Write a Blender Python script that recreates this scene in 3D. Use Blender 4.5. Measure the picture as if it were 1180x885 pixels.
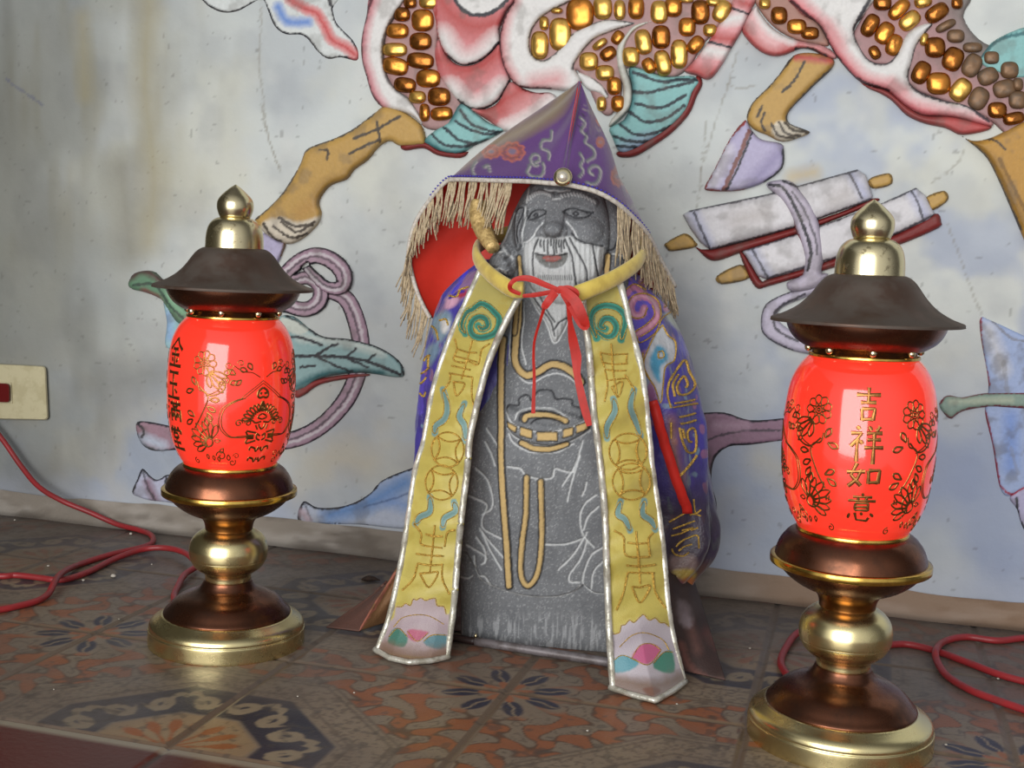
import bpy, math, random
import numpy as np
from mathutils import Vector, Matrix
from mathutils.bvhtree import BVHTree
random.seed(7); RNG = np.random.default_rng(7)
S = bpy.context.scene
for o in list(bpy.data.objects): bpy.data.objects.remove(o)
COL = S.collection

# ------------------------------------------------------------------ camera
W, H = 1180, 885
CC = np.array([.6662, -1.3287, .3700]); YAW, PITCH, ROLL, FOC = .2766, .1101, .0395, 1397.
def _axes():
    cy, sy = math.cos(YAW), math.sin(YAW)
    F = np.array([-sy*math.cos(PITCH), cy*math.cos(PITCH), -math.sin(PITCH)])
    r0 = np.array([cy, sy, 0.]); u0 = np.cross(r0, F)
    return F, r0*math.cos(ROLL)+u0*math.sin(ROLL), -r0*math.sin(ROLL)+u0*math.cos(ROLL)
CF, CR, CU = _axes()
cd = bpy.data.cameras.new('camera'); cam = bpy.data.objects.new('camera', cd); COL.objects.link(cam)
cd.sensor_fit = 'HORIZONTAL'; cd.sensor_width = 36; cd.lens = 36*FOC/W; cd.clip_start = .01
M = Matrix.Identity(4)
for i in range(3):
    M[i][0], M[i][1], M[i][2], M[i][3] = CR[i], CU[i], -CF[i], CC[i]
cam.matrix_world = M; S.camera = cam
S.view_settings.view_transform = 'Standard'; S.view_settings.look = 'None'
S.view_settings.exposure = 0.0; S.view_settings.gamma = 1.0; S.view_settings.use_curve_mapping = False

# ------------------------------------------------------------------ light
wd = bpy.data.worlds.new('overcast'); S.world = wd; wd.use_nodes = True
nt = wd.node_tree; bg = nt.nodes['Background']
tc = nt.nodes.new('ShaderNodeTexCoord'); sx = nt.nodes.new('ShaderNodeSeparateXYZ'); nt.links.new(tc.outputs['Generated'], sx.inputs[0])
mr = nt.nodes.new('ShaderNodeMapRange'); mr.interpolation_type = 'SMOOTHSTEP'
mr.inputs[1].default_value = .15; mr.inputs[2].default_value = -.95; mr.inputs[3].default_value = 0; mr.inputs[4].default_value = 1
nt.links.new(sx.outputs['Y'], mr.inputs[0])
cr = nt.nodes.new('ShaderNodeMixRGB'); cr.inputs[1].default_value = (.10, .10, .105, 1); cr.inputs[2].default_value = (.80, .82, .86, 1)
nt.links.new(mr.outputs[0], cr.inputs[0]); nt.links.new(cr.outputs[0], bg.inputs[0]); bg.inputs[1].default_value = 0.85
def area(name, loc, target, sx_, sy_, power, col=(1, 1, 1)):
    l = bpy.data.lights.new(name, 'AREA'); l.shape = 'RECTANGLE'; l.size = sx_; l.size_y = sy_; l.energy = power; l.color = col
    o = bpy.data.objects.new(name, l); COL.objects.link(o); o.location = loc
    o.rotation_euler = (Vector(target)-Vector(loc)).to_track_quat('-Z', 'Y').to_euler()
area('daylight_opening', (.15, -3.6, .75), (.3, -.1, .3), 2.4, 2.3, 120, (1, .985, .96))

# ------------------------------------------------------------------ maths helpers
def ray(p):
    p = np.asarray(p, float).reshape(-1, 2)
    return CF+np.outer((p[:, 0]-W/2)/FOC, CR)+np.outer((H/2-p[:, 1])/FOC, CU)
def on_wall(p, Y=0.):
    d = ray(p); return CC+d*((Y-CC[1])/d[:, 1])[:, None]
def on_floor(p, Z=0.):
    d = ray(p); return CC+d*((Z-CC[2])/d[:, 2])[:, None]
def proj(P):
    d = np.asarray(P, float).reshape(-1, 3)-CC; z = d@CF
    return np.stack([W/2+FOC*(d@CR)/z, H/2-FOC*(d@CU)/z], -1)
def lin(c):
    c = np.asarray(c, float)/255.; return np.where(c <= .04045, c/12.92, ((c+.055)/1.055)**2.4)
def lin4(c): return tuple(lin(c))+(1.,)
def zf(x0, y0, s):                       # measuring frames: enlarged crop -> picture units
    return lambda *pts: np.array([(x0+x/s, y0+y/s) for x, y in pts])
FA, FB, FC_ = zf(220, 0, 3.933), zf(400, 0, 3.933), zf(660, 0, 3.933)
FD, FE, FF = zf(900, 0, 4.214), zf(760, 140, 2.8095), zf(290, 100, 4.426)
FG, FH, FK = zf(140, 260, 2.329), zf(800, 340, 2.329), zf(560, 200, 5.9)
FM, FN, FQ, FV = zf(500, 80, 4.5385), zf(450, 190, 4.425), zf(540, 330, 4.9167), zf(520, 490, 3.28)
FX, FY, FZ, FL = zf(460, 310, 3.54), zf(670, 310, 3.5375), zf(690, 540, 3.16), zf(420, 540, 3.8467)
def cat(pts, n=5, closed=False):         # Catmull-Rom
    p = np.asarray(pts, float)
    if len(p) < 3: 
        t = np.linspace(0, 1, n*2)[:, None]; return p[:1]*(1-t)+p[-1:]*t
    if closed: q = np.vstack([p[-1:], p, p[:2]])
    else: q = np.vstack([2*p[0]-p[1], p, 2*p[-1]-p[-2]])
    out = []; t = np.linspace(0, 1, n, endpoint=False)[:, None]
    for i in range(1, len(q)-2):
        a, b, c, d = q[i-1], q[i], q[i+1], q[i+2]
        out.append(.5*((2*b)+(-a+c)*t+(2*a-5*b+4*c-d)*t*t+(-a+3*b-3*c+d)*t**3))
    out = np.vstack(out)
    return out if closed else np.vstack([out, p[-1:]])
def seg_dist(P, pts, closed=False, lim=60):
    n = len(P); D = np.full(n, 1e3); pts = np.asarray(pts, float)
    if closed: pts = np.vstack([pts, pts[:1]])
    lo, hi = pts.min(0)-lim, pts.max(0)+lim
    idx = np.where(((P > lo) & (P < hi)).all(1))[0]
    if not len(idx): return D
    Q = P[idx]; d = np.full(len(idx), 1e6)
    for a, b in zip(pts[:-1], pts[1:]):
        e = b-a; L = e@e+1e-9; r = Q-a
        t = np.clip((r@e)/L, 0, 1)
        d = np.minimum(d, (r[:, 0]-t*e[0])**2+(r[:, 1]-t*e[1])**2)
    D[idx] = np.sqrt(d); return D
def nearest(P, pts):
    pts = np.vstack([pts, pts[:1]]); d = np.full(len(P), 1e9); N = P.copy()
    for a, b in zip(pts[:-1], pts[1:]):
        e = b-a; L = e@e+1e-9; r = P-a; t = np.clip((r@e)/L, 0, 1); q = a+t[:, None]*e
        dd = ((P-q)**2).sum(1); m = dd < d; d[m] = dd[m]; N[m] = q[m]
    return N
def facing(F, V, D):
    """wind the faces so their normals look along D (one vector per vertex)"""
    n = np.cross(V[F[:, 1]]-V[F[:, 0]], V[F[:, 3]]-V[F[:, 0]]); return F if (n*D[F[:, 0]]).sum() > 0 else F[:, ::-1]
def inside(P, poly):
    x, y = P[:, 0], P[:, 1]; c = np.zeros(len(P), bool); j = len(poly)-1
    for i in range(len(poly)):
        xi, yi = poly[i]; xj, yj = poly[j]
        if yi != yj:
            c ^= ((yi > y) != (yj > y)) & (x < (xj-xi)*(y-yi)/(yj-yi)+xi)
        j = i
    return c
def ss(a, b, x):
    t = np.clip((x-a)/(b-a), 0, 1); return t*t*(3-2*t)
def hash2(ix, iy, seed):
    h = (ix.astype(np.int64)*374761393+iy.astype(np.int64)*668265263+seed*982451653) & 0xffffffff
    h = ((h ^ (h >> 13))*1274126177) & 0xffffffff
    return ((h ^ (h >> 16)) & 0xffff)/65535.
def noise(P, sc, seed=0, oct=3):
    out = np.zeros(len(P)); amp = 1.; tot = 0.
    for k in range(oct):
        q = P*sc*2**k; f = np.floor(q); t = q-f; t = t*t*(3-2*t); ix, iy = f[:, 0], f[:, 1]
        a, b = hash2(ix, iy, seed+k), hash2(ix+1, iy, seed+k); c, d = hash2(ix, iy+1, seed+k), hash2(ix+1, iy+1, seed+k)
        out += amp*((a*(1-t[:, 0])+b*t[:, 0])*(1-t[:, 1])+(c*(1-t[:, 0])+d*t[:, 0])*t[:, 1]); tot += amp; amp *= .5
    return out/tot
# pigment operations, evaluated at vertices
def Fl(poly, c, soft=1.2, sm=True, a=1.): return ('f', cat(poly, 4, True) if sm else np.asarray(poly), c, soft, a)
def Ln(pts, w, c, sm=True, a=1., closed=False): return ('l', cat(pts, 5, closed) if sm else np.asarray(pts), w, c, a)
def Gl(pts, rad, c, pw=1.2, a=1.): return ('g', cat(pts, 4) if len(pts) > 1 else np.vstack([pts, pts]), rad, c, pw, a)
def paint(P, base, ops, wob=.7):
    C = np.tile(lin(base), (len(P), 1)) if np.ndim(base) == 1 else base.copy()
    Q = P+wob*(np.stack([noise(P, .35, 3, 2), noise(P, .35, 9, 2)], -1)-.5)*2
    for o in ops:
        if o[0] == 'f':
            d = seg_dist(Q, o[1], True, 8); s = np.where(inside(Q, o[1]), d, -d); al = ss(-o[3], o[3], s)*o[4]; c = o[2]
        elif o[0] == 'l':
            d = seg_dist(Q, o[1], False, o[2]+4); al = ss(o[2]/2+.7, o[2]/2-.7, d)*o[4]; c = o[3]
        else:
            d = seg_dist(Q, o[1], False, o[2]+2); al = np.clip(1-d/o[2], 0, 1)**o[4]*o[5]; c = o[3]
        C += al[:, None]*(lin(c)-C)
    return C
def weather(P, C, amt=.25, sc=.06, seed=5, dirt=(90, 85, 78)):
    n = noise(P, sc, seed, 4); a = ss(.5, .75, n)*amt
    C = C+a[:, None]*(lin(dirt)-C)
    return np.clip(C*(0.93+.14*noise(P, .4, seed+20, 2))[:, None], 0, 1)

# ------------------------------------------------------------------ mesh helpers
def build(name, V, Fc, mat, parent=None, col=None, smooth=True, mats=None, midx=None):
    me = bpy.data.meshes.new(name)
    V = np.asarray(V, float)
    if parent is not None:
        V = V-np.array(parent_world(parent))
    if isinstance(Fc, np.ndarray):
        n, k = Fc.shape
        me.vertices.add(len(V)); me.vertices.foreach_set('co', V.astype(np.float32).ravel())
        me.loops.add(n*k); me.loops.foreach_set('vertex_index', Fc.astype(np.int32).ravel())
        me.polygons.add(n); me.polygons.foreach_set('loop_start', np.arange(0, n*k, k, dtype=np.int32))
        me.update(calc_edges=True)
    else:
        me.from_pydata([tuple(v) for v in V], [], [tuple(int(i) for i in f) for f in Fc])
    if smooth: me.polygons.foreach_set('use_smooth', np.ones(len(me.polygons), bool))
    if col is not None:
        a = me.color_attributes.new('Col', 'FLOAT_COLOR', 'POINT')
        c4 = np.ones((len(V), 4), np.float32); c4[:, :3] = col; a.data.foreach_set('color', c4.ravel())
    me.validate(); me.update()
    for m in (mats or [mat]): me.materials.append(m)
    if midx is not None: me.polygons.foreach_set('material_index', np.asarray(midx, np.int32))
    o = bpy.data.objects.new(name, me); COL.objects.link(o)
    if parent is not None: o.parent = parent
    return o
def parent_world(o):
    p = Vector((0, 0, 0))
    while o is not None: p += o.location; o = o.parent
    return p
def thing(name, label, cat_, loc=(0, 0, 0), group=None):
    o = bpy.data.objects.new(name, None); COL.objects.link(o); o.location = loc; o.empty_display_size = .02
    return tag(o, label, cat_, group)
def tag(o, label, cat_, group=None):
    o['label'] = label; o['category'] = cat_
    if group: o['group'] = group
    return o
def struct(o): o['kind'] = 'structure'; return o
def grid_faces(nr, nc, wrap=False, off=0):
    r = np.arange(nr-1)[:, None]; c = np.arange(nc if wrap else nc-1)[None, :]; c2 = (c+1) % nc
    return (np.stack([r*nc+c, r*nc+c2, (r+1)*nc+c2, (r+1)*nc+c], -1).reshape(-1, 4)+off)
def patch(name, poly, surf, mat, parent=None, step=1.35, T=.008, edge=6, pfn=None, sm=True, skirt=None, extra=None, skirt_col=None):
    """closed outline -> dense raised sheet; surf(P, h) gives the point of outline position P raised by h"""
    poly = cat(poly, 4, True) if sm else np.asarray(poly, float)
    lo, hi = poly.min(0)-step, poly.max(0)+step
    xs = np.arange(lo[0], hi[0]+step, step); ys = np.arange(lo[1], hi[1]+step, step)
    X, Y = np.meshgrid(xs, ys); P = np.stack([X.ravel(), Y.ravel()], -1)
    ins = inside(P, poly); d = seg_dist(P, poly, True, edge+6); d = np.where(ins, d, -d)
    keep = d > -.72*step
    sn = keep & (d < .45*step)
    P[sn] = nearest(P[sn], poly); d[sn] = 0
    F = grid_faces(len(ys), len(xs)); F = F[keep[F].all(1)]
    cen = P[F].mean(1); F = F[inside(cen, poly)]
    used = np.unique(F); mp = -np.ones(len(P), int); mp[used] = np.arange(len(used)); F = mp[F]; P = P[used]; d = np.clip(d[used], 0, None)
    t = np.clip(d/edge, 0, 1); h = T*(.35+.65*np.sqrt(1-(1-t)**2))
    if extra is not None: h = h+extra(P, d)
    V = surf(P, h); C = pfn(P, d) if pfn is not None else None
    F = F[:, ::-1]
    if skirt is not None:
        E = np.vstack([F[:, [0, 1]], F[:, [1, 2]], F[:, [2, 3]], F[:, [3, 0]]]); key = np.sort(E, 1)
        u, ix, ct = np.unique(key, axis=0, return_index=True, return_counts=True); B = E[ix[ct == 1]]
        bv = np.unique(B); m2 = -np.ones(len(P), int); m2[bv] = len(P)+np.arange(len(bv))
        V2 = skirt(V[bv]); V = np.vstack([V, V2])
        if C is not None: C = np.vstack([C, C[bv] if skirt_col is None else np.tile(lin(skirt_col), (len(bv), 1))])
        F = np.vstack([F, np.stack([B[:, 1], B[:, 0], m2[B[:, 0]], m2[B[:, 1]]], -1)])
    return build(name, V, F, mat, parent, C)
def wall_surf(h0=0.):
    def f(P, h):
        d = ray(P); return CC+d*((-(h+h0)-CC[1])/d[:, 1])[:, None]
    return f
def wall_skirt(V): 
    V = V.copy(); V[:, 1] = .001; return V
class Bag:
    def __init__(s): s.V = []; s.F = []; s.n = 0
    def add(s, V, F):
        s.V.append(np.asarray(V, float)); s.F += [tuple(int(i)+s.n for i in f) for f in F]; s.n += len(V)
    def make(s, name, mat, parent=None, smooth=True):
        return build(name, np.vstack(s.V), s.F, mat, parent, None, smooth)
def tube(bag, pts, rad, n=8, flat=1., up=None, caps=True):
    p = np.asarray(pts, float); m = len(p); r = np.full(m, rad) if np.ndim(rad) == 0 else np.asarray(rad)
    T = np.gradient(p, axis=0); T /= np.linalg.norm(T, axis=1)[:, None]+1e-12
    u = np.array([0, 0, 1.]) if up is None else np.asarray(up, float)
    V = []
    for i in range(m):
        a = np.cross(T[i], u); l = np.linalg.norm(a)
        if l < 1e-3: a = np.cross(T[i], [1, .1, 0]); l = np.linalg.norm(a)
        a /= l; b = np.cross(a, T[i])
        th = np.arange(n)*2*math.pi/n
        V.append(p[i]+r[i]*(np.outer(np.cos(th), a)*flat+np.outer(np.sin(th), b)))
    V = np.vstack(V); F = [tuple(f) for f in grid_faces(m, n, True)]
    if caps: F += [tuple(range(n))[::-1], tuple((m-1)*n+k for k in range(n))]
    bag.add(V, F)
PROF = [(-1, 0), (-.62, .78), (0, 1), (.62, .78), (1, 0)]
def stroke(bag, pts, w, h, surf, n=5, sm=True, taper=0., jit=0., closed=False):
    p = cat(pts, n, closed) if sm else np.asarray(pts, float)
    if closed: p = np.vstack([p, p[:1]])
    m = len(p); T = np.gradient(p, axis=0); T /= np.linalg.norm(T, axis=1)[:, None]+1e-9
    N = np.stack([-T[:, 1], T[:, 0]], -1); s = np.linspace(0, 1, m)
    ww = (np.full(m, w) if np.ndim(w) == 0 else np.interp(s, np.linspace(0, 1, len(w)), w))*.5
    if taper: ww = ww*(1-taper*np.abs(2*s-1)**2.5)
    if jit: ww = ww*(1+jit*(RNG.random(m)-.5))
    rows = []
    for k, hk in PROF:
        hh = h*hk*(1 if not jit else (1+jit*(RNG.random(m)-.5)))
        rows.append(surf(p+N*(ww*k)[:, None], np.broadcast_to(hh, (m,)).astype(float)))
    V = np.stack(rows, 1)                      # m x 5 x 3
    ok = ~np.isnan(V).any((1, 2)); 
    F = []
    for i in range(m-1):
        if ok[i] and ok[i+1]:
            for k in range(4): F.append((i*5+k, i*5+k+1, (i+1)*5+k+1, (i+1)*5+k))
    V = V.reshape(-1, 3); V[np.isnan(V)] = 0
    used = sorted({i for f in F for i in f}); mp = {u: i for i, u in enumerate(used)}
    if used: bag.add(V[used], [tuple(mp[i] for i in f) for f in F])
def bvh_of(objs):
    V = []; F = []; n = 0
    for o in objs:
        w = parent_world(o)
        V += [v.co+w for v in o.data.vertices]; F += [tuple(i+n for i in p.vertices) for p in o.data.polygons]; n = len(V)
    return BVHTree.FromPolygons(V, F)
def cast_surf(bvh, lift=0.):
    """lay outlines measured along the line of sight onto a real surface, raised along its normal"""
    def f(P, h):
        d = ray(P); out = np.full((len(P), 3), np.nan); h = np.broadcast_to(h, (len(P),))
        for i in range(len(P)):
            dv = Vector(d[i]); loc, nor, _, _ = bvh.ray_cast(Vector(CC), dv)
            if loc is None: continue
            if nor.dot(dv) > 0: nor = -nor
            out[i] = loc+nor*(h[i]+lift)
        return out
    return f

# ------------------------------------------------------------------ materials
def mat(name, base=(128, 128, 128), rough=.6, metal=0., attr=False, nscale=0, ncol=None, nmix=.5, nlo=.45, nhi=.6, bump=0., bscale=200., emit=None, estr=0., spec=.5, coat=0., rvar=0., sheen=0., wav=None):
    m = bpy.data.materials.new(name); m.use_nodes = True; t = m.node_tree; b = t.nodes['Principled BSDF']
    b.inputs['Roughness'].default_value = rough; b.inputs['Metallic'].default_value = metal
    b.inputs['Specular IOR Level'].default_value = spec; b.inputs['Coat Weight'].default_value = coat; b.inputs['Sheen Weight'].default_value = sheen
    tcn = t.nodes.new('ShaderNodeTexCoord')
    if attr:
        a = t.nodes.new('ShaderNodeVertexColor'); a.layer_name = 'Col'; c = a.outputs[0]
    else:
        a = t.nodes.new('ShaderNodeRGB'); a.outputs[0].default_value = lin4(base); c = a.outputs[0]
    if nscale:
        n = t.nodes.new('ShaderNodeTexNoise'); n.inputs['Scale'].default_value = nscale; n.inputs['Detail'].default_value = 6; n.inputs['Roughness'].default_value = .65
        t.links.new(tcn.outputs['Object'], n.inputs['Vector'])
        r = t.nodes.new('ShaderNodeMapRange'); r.inputs[1].default_value = nlo; r.inputs[2].default_value = nhi; r.inputs[4].default_value = nmix
        t.links.new(n.outputs[0], r.inputs[0]); mx = t.nodes.new('ShaderNodeMixRGB'); t.links.new(r.outputs[0], mx.inputs[0])
        t.links.new(c, mx.inputs[1]); mx.inputs[2].default_value = lin4(ncol); c = mx.outputs[0]
        if rvar:
            r2 = t.nodes.new('ShaderNodeMapRange'); r2.inputs[1].default_value = nlo; r2.inputs[2].default_value = nhi
            r2.inputs[3].default_value = rough; r2.inputs[4].default_value = rough+rvar; t.links.new(n.outputs[0], r2.inputs[0]); t.links.new(r2.outputs[0], b.inputs['Roughness'])
    t.links.new(c, b.inputs['Base Color'])
    if bump:
        n2 = t.nodes.new('ShaderNodeTexNoise'); n2.inputs['Scale'].default_value = bscale; n2.inputs['Detail'].default_value = 5
        if wav:
            mp = t.nodes.new('ShaderNodeMapping'); mp.inputs['Scale'].default_value = wav; t.links.new(tcn.outputs['Object'], mp.inputs[0]); t.links.new(mp.outputs[0], n2.inputs['Vector'])
        else: t.links.new(tcn.outputs['Object'], n2.inputs['Vector'])
        bp = t.nodes.new('ShaderNodeBump'); bp.inputs['Strength'].default_value = bump; bp.inputs['Distance'].default_value = .001
        t.links.new(n2.outputs[0], bp.inputs['Height']); t.links.new(bp.outputs[0], b.inputs['Normal'])
    if emit is not None:
        b.inputs['Emission Color'].default_value = lin4(emit); b.inputs['Emission Strength'].default_value = estr
    return m
MW = mat('painted_plaster_wall', attr=True, rough=.75, bump=.5, bscale=120, spec=.25)
MR = mat('painted_relief', attr=True, rough=.55, bump=.55, bscale=220, spec=.35)
MCEM = mat('rough_cement', attr=True, rough=.9, bump=1., bscale=160, spec=.1)
MFL = mat('patterned_tile', attr=True, rough=.36, bump=.25, bscale=350, nscale=14, ncol=(108, 100, 94), nmix=.22, nlo=.45, nhi=.72, rvar=.3, spec=.32)
MST = mat('carved_stone', attr=True, rough=.8, bump=.7, bscale=500, spec=.25)
MGLEAF = mat('gold_leaf', (206, 176, 116), .45, .35, nscale=160, ncol=(120, 90, 45), nmix=.6, bump=.8, bscale=500)
MSC = [mat('scale_gold', (206, 162, 82), .3, .85, nscale=90, ncol=(120, 66, 20), nmix=.55, nlo=.5, nhi=.7),
       mat('scale_amber', (188, 122, 50), .28, .85, nscale=90, ncol=(96, 48, 16), nmix=.6, nlo=.48, nhi=.68),
       mat('scale_brown', (150, 92, 36), .26, .85, nscale=90, ncol=(74, 40, 22), nmix=.6, nlo=.45, nhi=.65),
       mat('scale_dusty', (116, 88, 62), .5, .4, nscale=90, ncol=(84, 78, 70), nmix=.7, nlo=.45, nhi=.65)]
MBRASS = mat('aged_brass', (230, 214, 160), .27, 1., nscale=45, ncol=(120, 100, 52), nmix=.55, nlo=.55, nhi=.75, rvar=.2)
MPALE = mat('pale_brass', (222, 208, 166), .24, 1., nscale=120, ncol=(70, 62, 44), nmix=.75, nlo=.6, nhi=.68, rvar=.3)
MRIM = mat('bright_brass', (226, 186, 92), .2, 1., nscale=60, ncol=(130, 96, 40), nmix=.4)
MCOP = mat('dark_copper', (116, 74, 54), .25, .95, nscale=38, ncol=(66, 50, 42), nmix=.7, nlo=.45, nhi=.65, rvar=.18)
MCOPD = mat('dusty_copper', (84, 66, 56), .45, .6, nscale=30, ncol=(92, 85, 78), nmix=.7, nlo=.42, nhi=.6, rvar=.25)
MGLOBE = mat('red_glass_lit', (226, 40, 28), .12, 0., emit=(255, 74, 50), estr=.40, coat=.6, nscale=16, ncol=(206, 38, 30), nmix=.35)
MPRINT = mat('gold_print', (150, 104, 56), .3, .9, nscale=200, ncol=(92, 48, 24), nmix=.5)
MYEL = mat('yellow_satin', attr=True, rough=.42, bump=.35, bscale=900, sheen=.3, spec=.4)
MPIPE = mat('silver_piping', (208, 206, 194), .34, .45, nscale=110, ncol=(140, 132, 108), nmix=.55, bump=.5, bscale=400)
MTHREAD = mat('gold_thread', (216, 178, 88), .36, .7, nscale=700, ncol=(110, 82, 28), nmix=.65, bump=1., bscale=1500)
MCOLLAR = mat('yellow_collar', (206, 182, 84), .5, 0, nscale=80, ncol=(170, 142, 58), nmix=.5, sheen=.3)
MRIB = mat('red_ribbon', (172, 36, 28), .5, 0, nscale=90, ncol=(134, 34, 26), nmix=.4, spec=.3)
MSTRAP = mat('red_strap', (190, 42, 34), .5, 0, spec=.3, nscale=70, ncol=(160, 36, 30), nmix=.4)
MCLOAK = mat('brocade', attr=True, rough=.38, bump=.5, bscale=600, spec=.5, sheen=.2)
MHAT = mat('purple_satin', attr=True, rough=.33, bump=.4, bscale=700, spec=.55, sheen=.25)
MLINE = mat('red_satin_lining', (206, 52, 38), .5, 0, nscale=12, ncol=(182, 42, 30), nmix=.4, bump=.6, bscale=22, spec=.35)
MFRINGE = mat('beige_fringe', (178, 160, 128), .6, 0, nscale=300, ncol=(110, 88, 58), nmix=.6, sheen=.3)
MCORDW = mat('white_cord', (196, 190, 180), .6, 0, nscale=300, ncol=(130, 118, 104), nmix=.5)
MCORDB = mat('blue_bead_cord', (58, 46, 150), .35, .2)
MPEARL = mat('pearl', (216, 208, 190), .2, .55)
MCABLE = mat('red_cable', (150, 40, 44), .42, 0, nscale=60, ncol=(120, 50, 50), nmix=.4)
MPLATE = mat('cream_plastic', (196, 188, 154), .4, 0, nscale=50, ncol=(168, 158, 122), nmix=.5)
MDARK = mat('dark_slot', (40, 26, 24), .5); MREDP = mat('red_plug', (96, 16, 16), .35)
MROD = mat('grey_metal_rod', (116, 110, 112), .45, .2, nscale=80, ncol=(70, 60, 56), nmix=.6)
MCRUMB = mat('white_crumb', (190, 184, 172), .8, nscale=200, ncol=(120, 112, 100), nmix=.5)
MLEAFD = mat('dead_leaf', (58, 40, 30), .8, nscale=200, ncol=(34, 26, 22), nmix=.6)
MPLAS = mat('added_blocker_plaster', (84, 82, 74), .85, nscale=6, ncol=(66, 62, 54), nmix=.6)
MTAIL = mat('dusty_brown_cloth', attr=True, rough=.7, bump=.5, bscale=500)

# ================================================================== SETTING
def axis(lo, hi, flo, fhi, st, cs):
    return np.concatenate([np.arange(lo, flo, cs), np.arange(flo, fhi, st), np.arange(fhi, hi+cs, cs)])
# back wall: weathered, mottled grey plaster with hairline cracks
gx = axis(-.66, 1.6, -.44, 1.2, .0023, .02); gz = axis(0, 1.1, 0, .68, .0022, .03)
X, Z = np.meshgrid(gx, gz); V = np.stack([X.ravel(), np.zeros(X.size), Z.ravel()], -1); Q = V[:, [0, 2]]; P = proj(V)
C = np.tile(lin((188, 193, 191)), (len(V), 1))
def blend(mask, c): 
    global C
    C += mask[:, None]*(lin(c)-C)
blend(ss(.45, .72, noise(Q, 5, 11, 4))*.5, (200, 202, 194)); blend(ss(.5, .75, noise(Q, 7, 21, 4))*.5, (156, 162, 168))
blend(ss(.48, .72, noise(Q, 9, 61, 4))*ss(500, 200, P[:, 1])*.28, (196, 192, 166))
blend(ss(.42, .7, noise(Q, 8, 31, 4))*ss(330, 560, P[:, 1])*.65, (152, 164, 190))
blend(ss(.5, .68, noise(Q, 11, 41, 4))*ss(330, 520, P[:, 1])*.5, (196, 188, 164))

blend(ss(.40, .75, noise(Q, 20, 52, 4))*.28, (134, 138, 146)); blend(ss(.5, .8, noise(Q, 32, 53, 3))*.22, (196, 196, 192)); blend(ss(.52, .7, noise(Q, 13, 54, 4))*ss(700, 1000, P[:, 0])*.5, (140, 152, 180)); blend(ss(.35, .65, noise(Q, 6, 58, 3))*ss(360, 560, P[:, 1])*ss(600, 900, P[:, 0])*.55, (140, 152, 178)); blend(ss(350, 600, P[:, 1])*.22, (150, 160, 180))
blend(ss(.45, .75, noise(Q*np.array([1, .22]), 26, 55, 3))*ss(330, 60, P[:, 0])*ss(380, 150, P[:, 1])*.55, (150, 142, 108)); blend(ss(.5, .8, noise(Q*np.array([1, .3]), 18, 56, 3))*ss(260, 40, P[:, 0])*.5, (112, 112, 104)); blend(ss(.30, .62, noise(Q*np.array([1, .5]), 9, 57, 4)+.30*ss(200, 0, P[:, 0]+.25*P[:, 1]))*ss(250, 30, P[:, 0])*.62, (100, 102, 96))  # streaky stains, plus light falloff toward the top-left corner painted into the colour
blend(ss(.07, .03, Z.ravel()+.02*(noise(Q, 30, 71)-.5))*.45, (176, 182, 196))
blend(ss(420, 120, P[:, 0])*ss(.45, .75, noise(Q, 4, 77, 3))*.35, (120, 118, 106))  # mottled darkening of the left side, painted in for the weaker light there
blend(ss(.84, .88, noise(Q, 150, 81, 2))*.4, (100, 98, 94))
CRACK = [FA((320, 0), (318, 150), (312, 300), (330, 440), (345, 600), (410, 780)), FC_((745, 240), (700, 400), (660, 520), (620, 640), (580, 780)), FC_((700, 380), (760, 400), (830, 390)),
         FE((985, 90), (960, 140), (880, 200)), FE((930, 330), (970, 430), (1000, 520), (1040, 620)), FA((320, 470), (360, 640), (400, 760)), [(8, 90), (30, 108), (52, 122)], FE((150, 0), (140, 120), (120, 300))]
C = paint(P, C, [Gl([(172, 0), (168, 100), (178, 200), (172, 280)], 26, (150, 138, 96), 1., .5), Gl([(95, 20), (98, 110)], 16, (150, 140, 104), 1., .45), Gl([(140, 190), (150, 290)], 30, (120, 116, 100), 1., .5), Gl(FE((430, 180), (500, 165)), 14, (182, 160, 110), 1., .6), Gl([(700, 430), (720, 470)], 8, (150, 150, 150), 1., .3), Gl(FH((180, 440), (250, 480)), 30, (196, 188, 160), 1., .4), Gl(FG((560, 620), (660, 640)), 34, (198, 186, 156), 1., .5)]+[Ln(c, 1.8, (132, 128, 116), a=.5) for c in CRACK]+[Gl([(40, 560)], 70, (122, 120, 112), 1, .5), Gl([(175, 430), (140, 440)], 40, (120, 122, 120), 1, .6), Ln([(8, 92), (28, 106), (50, 121)], 3, (96, 100, 120), a=.6)], 1.5)  # stains and cracks; the lower-left dark patch is painted-in light falloff
V[:, 1] = -.0015*noise(Q, 14, 91, 3)-.0008*noise(Q, 60, 95, 2)
F = grid_faces(len(gz), len(gx))
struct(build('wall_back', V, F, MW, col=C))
# added side wall, out of frame at left, placed to block light
def slab(name, lo, hi, m):
    x0, y0, z0 = lo; x1, y1, z1 = hi
    V = [(x, y, z) for z in (z0, z1) for y in (y0, y1) for x in (x0, x1)]
    return build(name, V, [(0, 2, 3, 1), (4, 5, 7, 6), (0, 1, 5, 4), (2, 6, 7, 3), (0, 4, 6, 2), (1, 3, 7, 5)], m, smooth=False)
struct(slab('wall_left_blocker', (-.49, -1.3, 0), (-.43, -.002, 1.13), MPLAS))

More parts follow.
